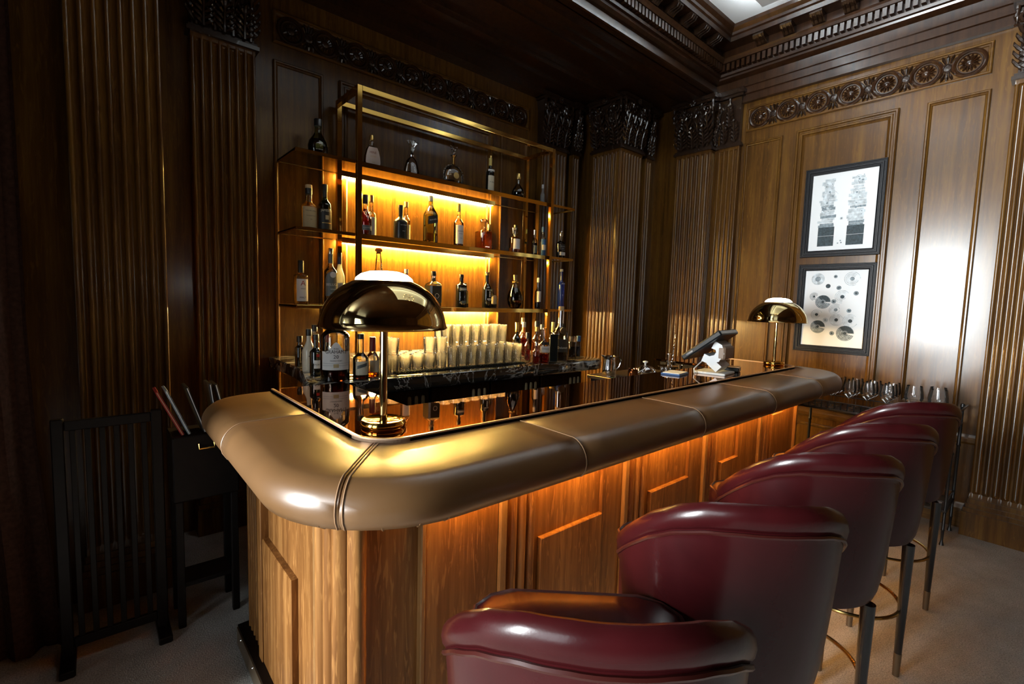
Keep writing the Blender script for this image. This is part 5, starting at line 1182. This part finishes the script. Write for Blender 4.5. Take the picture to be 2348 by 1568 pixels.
for x_, y_ in ((4.34, 0.50), (4.47, 0.52)):
    o = put('wine_glass', WG, None, (x_, y_, 0.2405)); tag(o, 'clear stemmed wine glass on the lower trolley tray', 'wine glass', 'wine glasses on the lower tray')

# ================================================================== DARK SIDE: CURTAIN, MENU STAND, SLATTED SCREEN
rings = []
for i in range(60):
    x_ = -0.93 + 0.72 * i / 59; ph = i * 0.62
    col = []
    for z, fl in ((0.01, 0.055), (0.4, 0.04), (0.9, 0.012), (1.4, 0.0), (2.4, 0.0), (3.61, -0.004)):
        col.append((x_ + fl * (i / 59) ** 2, 2.74 - 0.028 * cos(ph) - 0.01 * cos(ph * 2.7), z))
    rings.append(col)
cu = MB(); cu.loft(rings, False); cu.loft([[(x_, y_ + 0.006, z) for x_, y_, z in c_] for c_ in rings], False)
tag(cu.build('curtain', 'curtain', None, True), 'heavy dark brown floor length curtain beside the fluted pier', 'curtain')
sc_ = thing('slatted_screen', 'low dark wooden slatted screen in front of the fluted pier', 'screen', (0.02, 2.60, 0))
for x_ in (-0.15, 0.17): bb(x_ - 0.02, x_ + 0.02, -0.015, 0.015, 0, 1.03, 0.004).build('post', 'dark_wood', sc_)
for z in (0.08, 1.0): bb(-0.13, 0.15, -0.01, 0.01, z - 0.02, z + 0.02, 0.003).build('rail', 'dark_wood', sc_)
for k in range(6): bb(-0.105 + 0.046 * k - 0.010, -0.105 + 0.046 * k + 0.010, -0.006, 0.006, 0.10, 0.98, 0.002).build('slat', 'dark_wood', sc_)
for x_ in (-0.15, 0.17): bb(x_ - 0.025, x_ + 0.025, -0.12, 0.12, 0, 0.03, 0.004).build('foot', 'dark_wood', sc_)
ms = thing('menu_stand', 'dark wooden stand with brass clasp holding menus beside the bar end', 'stand', (0.37, 2.66, 0))
bb(-0.13, 0.13, -0.11, 0.11, 0.60, 0.90, 0.005).build('box', 'dark_wood', ms)
for x_ in (-0.11, 0.11):
    for y_ in (-0.09, 0.09): bb(x_ - 0.015, x_ + 0.015, y_ - 0.015, y_ + 0.015, 0, 0.60, 0.003).build('leg', 'dark_wood', ms)
bb(-0.10, 0.10, -0.08, 0.08, 0.18, 0.20, 0.003).build('lower_shelf', 'dark_wood', ms)
MB().tube([(-0.03, -0.115, 0.86), (-0.03, -0.125, 0.84), (0.03, -0.125, 0.84), (0.03, -0.115, 0.86)], 0.004, 6).build('clasp', 'brass', ms)
for k, (x_, lean, mt_, lb) in enumerate(((-0.085, -0.42, 'label_red', 'slim menu with copper edge leaning at the front of the menu stand'), (-0.06, -0.38, 'ink_mid', 'slim grey menu leaning against the copper edged menu'), (0.0, -0.30, 'cap_black', 'thick black menu folder in the menu stand'), (0.05, -0.12, 'label_black', 'black menu in the middle of the menu stand'), (0.095, -0.22, 'cap_black', 'black menu with pale page edge in the menu stand'))):
    mn = thing('menu', lb, 'menu', (0.37 + x_, 2.64, 0.9015), 0, 'menus in the stand')
    mx_ = Matrix.Rotation(lean, 4, 'Y')
    bb(-0.006, 0.006, -0.07, 0.07, 0.004, 0.23, 0.002).xf(mx_).build('cover', mt_, mn)
    bb(-0.0015, 0.0015, -0.0725, 0.068, 0.006, 0.226, 0.0005).xf(mx_).build('pages', 'copper_edge' if k == 0 else 'paper', mn)

# ================================================================== CHANDELIER (seen mirrored in the lamps)
ch = thing('chandelier', 'brass ring chandelier with candle bulbs under the white ceiling', 'chandelier', (1.8, 0.9, 0.45))
MB().tube([(0, 0, 3.0), (0, 0, ZC - 0.45)], 0.012, 8).build('rod', 'brass_dull', ch)
MB().tube([(0.32 * cos(2 * pi * q / 32), 0.32 * sin(2 * pi * q / 32), 3.0) for q in range(32)], 0.014, 8, True).build('ring', 'brass_dull', ch, True)
for q in range(8):
    a = 2 * pi * q / 8
    MB().tube([(0, 0, 3.05), (0.2 * cos(a), 0.2 * sin(a), 2.95), (0.32 * cos(a), 0.32 * sin(a), 3.0)], 0.006, 6).build('arm', 'brass_dull', ch, True)
    MB().lathe([(0, 3.02), (0.012, 3.03), (0.02, 3.06), (0.012, 3.09), (0, 3.11)], 10, (0.32 * cos(a), 0.32 * sin(a), 0)).build('bulb', 'bulb', ch, True)
